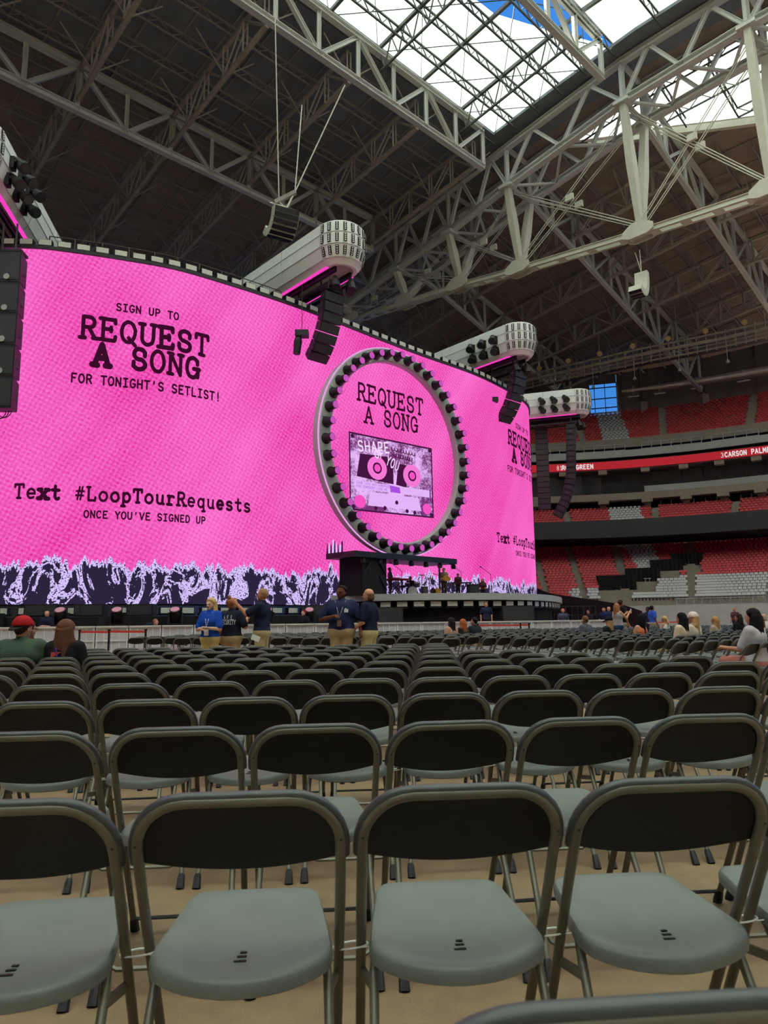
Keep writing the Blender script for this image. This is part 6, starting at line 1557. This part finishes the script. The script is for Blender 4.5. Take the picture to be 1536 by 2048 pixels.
sitter('person in dark clothes reclining before the field wall', 1494, 30, h=1.7, shirt=(40, 40, 48), hair='short', haircol=(140, 90, 60), group=aud)
sitter('seated person in orange top with curly brown hair', 1500, 22, h=1.56, shirt=(226, 170, 110), hair='long', haircol=(110, 62, 44), fem=True, group=aud)
sitter('seated grey haired man in white shirt with red trim', 1512, 24, h=1.66, shirt=(216, 212, 214), hair='ring', haircol=(170, 160, 150), group=aud)
sitter('large seated woman with black hair in grey shirt at right edge', 1524, 10.4, h=1.68, girth=1.1, shirt=(188, 182, 188), pants=(190, 120, 110), hair='long', haircol=(20, 18, 20), fem=True, armL=((-.2, .12, 1.14), (-.16, .36, 1.16)), step=.016, group=aud)

# ================================================================ band on the round stage
bnd = 'band on the round stage'
def on(px, Y): return at(px, Y, PZ + .02)
person('keyboard player in grey shirt standing on the stage', on(781, 43.0), D2(-80), 1.74, 1.0, False, ((.24, .08, 1.12), (.16, .34, 1.08)), ((-.24, .08, 1.12), (-.16, .34, 1.08)), (190, 140, 120), (86, 84, 92), (110, 84, 78), 'short', (50, 36, 32), group=bnd)
person('drummer seated behind the drums on stage', on(822, 44.6), D2(165), 1.72, 1.0, True, ((.26, .1, 1.12), (.2, .36, 1.1)), ((-.26, .1, 1.12), (-.2, .36, 1.1)), (176, 126, 104), (40, 38, 46), (50, 50, 60), 'short', (40, 30, 30), group=bnd)
person('guitarist in brown shirt standing on the stage', on(890, 44.0), D2(160), 1.74, 1.0, False, ((.26, .06, 1.12), (.06, .22, 1.08)), ((-.27, .1, 1.14), (-.3, .3, 1.2)), (190, 140, 118), (126, 108, 92), (70, 56, 52), 'short', (44, 30, 28), group=bnd)
person('stage hand in dark clothes beside the small table', on(918, 45.6), D2(150), 1.5, 1.0, False, None, None, (170, 120, 104), (86, 50, 44), (50, 44, 50), 'short', (60, 36, 34), group=bnd)
person('person with long red hair sitting low on the stage', on(968, 46.5), D2(170), 1.6, 1.0, True, None, None, (180, 120, 104), (70, 34, 40), (40, 34, 40), 'long', (110, 52, 44), fem=True, group=bnd)
def inst(name, label, cat_, px, Y): return thing(name, label, cat_, on(px, Y)), V3(on(px, Y))
t, p = inst('drum_stool', 'drum stool under the drummer', 'stool', 822, 44.6); mb = MB(); mb.lathe(p, (0, 0, 1), [(0, .2), (.04, .04), (.38, .04), (.4, .17), (.44, .17)], 10); mb.build('seat', M['black'], t)
t, p = inst('stage_stool', 'low stool under the red haired person', 'stool', 968, 46.5); mb = MB(); mb.lathe(p, (0, 0, 1), [(0, .2), (.04, .04), (.38, .04), (.4, .17), (.44, .17)], 10); mb.build('seat', M['black'], t)
t, p = inst('keyboard', 'red keyboard on a stand before the keyboard player', 'keyboard', 793, 42.7)
mb = MB(); mb.box(p + [0, 0, .98], (1.5, .34, .1)); mb.build('case', pmat((176, 40, 60)), t); mb = MB(); mb.box(p + [0, -.02, 1.04], (1.4, .2, .02)); mb.build('keys', white_p, t)
for s in (-1, 1): mb = MB(); mb.beam(p + [-.5 * s, 0, 0], p + [.4 * s, 0, .95], .05); mb.build('stand_leg', M['black'], t)
t, p = inst('drum_kit', 'drum kit on the round stage', 'drums', 826, 43.6)
for nm, x, y, z, r_, h_, ax in (('bass_drum', 0, 0, .32, .3, .42, (0, -1, 0)), ('tom', -.3, 0, .72, .17, .22, (0, -.3, 1)), ('tom', .28, 0, .72, .18, .24, (0, -.3, 1)), ('floor_tom', .75, .2, .4, .22, .4, (0, 0, 1)), ('snare_drum', -.6, .3, .62, .19, .14, (0, 0, 1))):
    mb = MB(); a = unit(ax); mb.lathe(p + [x, y, z] - a * h_ / 2, a, [(0, r_), (h_, r_)], 14); d_ = mb.build(nm, pmat((96, 90, 100)), t); mb = MB(); mb.lathe(p + [x, y, z] + a * h_ / 2, a, [(0, r_ * .96), (.01, r_ * .96)], 14); mb.build('skin', white_p, d_)
for x, z in ((-.9, 1.15), (.6, 1.3), (1.05, 1.1)): mb = MB(); mb.lathe(p + [x, .1, z], (0, -.2, 1), [(0, .24), (.02, .05)], 12); mb.beam(p + [x, .1, 0], p + [x, .1, z], .03); mb.build('cymbal', pmat((190, 150, 80)), t)
for i, (px, Y) in enumerate(((868, 43.4), (877, 43.4), (897, 43.4))):
    held = i == 2; t, p = inst('guitar', ['dark guitar leaning on a stand', 'amber guitar leaning on a stand', 'amber guitar held by the guitarist'][i], 'guitar', px, Y); z0 = .55 if held else .05; dr = unit((-.8, 0, .3)) if held else unit((-.35, 0, 1))
    c = p + [0 if not held else -.05, -.22 if held else 0, z0 + (.5 if held else .2)]; sd = np.cross(dr, (0, 1, 0)); mb = MB(); oc = [(.24 * math.cos(a) * (1 - .18 * math.cos(2 * a) * 0), (.17 + .03 * math.cos(a)) * math.sin(a)) for a in np.linspace(0, 6.28, 18, endpoint=False)]
    mb.prism(oc, c, dr, sd, .09); mb.build('body', pmat((60, 40, 36) if i == 0 else (196, 128, 60)), t); mb = MB(); mb.beam(c + dr * .2, c + dr * .75, .05, .03); mb.build('neck', pmat((70, 46, 36)), t); mb = MB(); mb.beam(c + dr * .75, c + dr * .9, .08, .03); mb.build('headstock', pmat((50, 36, 30)), t)
    if not held: mb = MB(); mb.beam(p, c, .04); mb.build('stand', M['black'], t)
for i, (px, Y) in enumerate(((805, 42.6), (925, 44.2), (985, 46.8))):
    t, p = inst('microphone_stand', 'thin boom microphone stand on stage, %s from the left' % ORD[i], 'microphone stand', px, Y); mb = MB(); mb.lathe(p, (0, 0, 1), [(0, .16), (.03, .14), (.04, .015), (1.5, .015)], 8); mb.build('pole', M['black'], t); mb = MB(); mb.beam(p + [0, 0, 1.5], p + [-.6, -.1, 1.95], .025); mb.build('boom_arm', M['black'], t); mb = MB(); mb.lathe(p + [-.6, -.1, 1.95], (-.8, -.1, .4), [(0, .03), (.14, .045)], 8); mb.build('microphone', M['black'], t)
t, p = inst('stage_table', 'small dark table with gear on stage', 'table', 925, 44.8); mb = MB(); mb.box(p + [0, 0, .86], (1.3, .5, .06)); mb.build('top', M['black'], t)
for sx in (-.55, .55):
    for sy in (-.2, .2): mb = MB(); mb.beam(p + [sx, sy, 0], p + [sx, sy, .85], .05); mb.build('leg', M['black'], t)
t, p = inst('amplifier', 'black guitar amplifier at the right of the stage table', 'amplifier', 948, 45.6); mb = MB(); mb.box(p + [0, 0, .4], (.8, .4, .8)); mb.build('cabinet', M['black'], t); mb = MB(); mb.box(p + [0, -.21, .36], (.7, .03, .6)); mb.build('grille', M['fascia'], t)
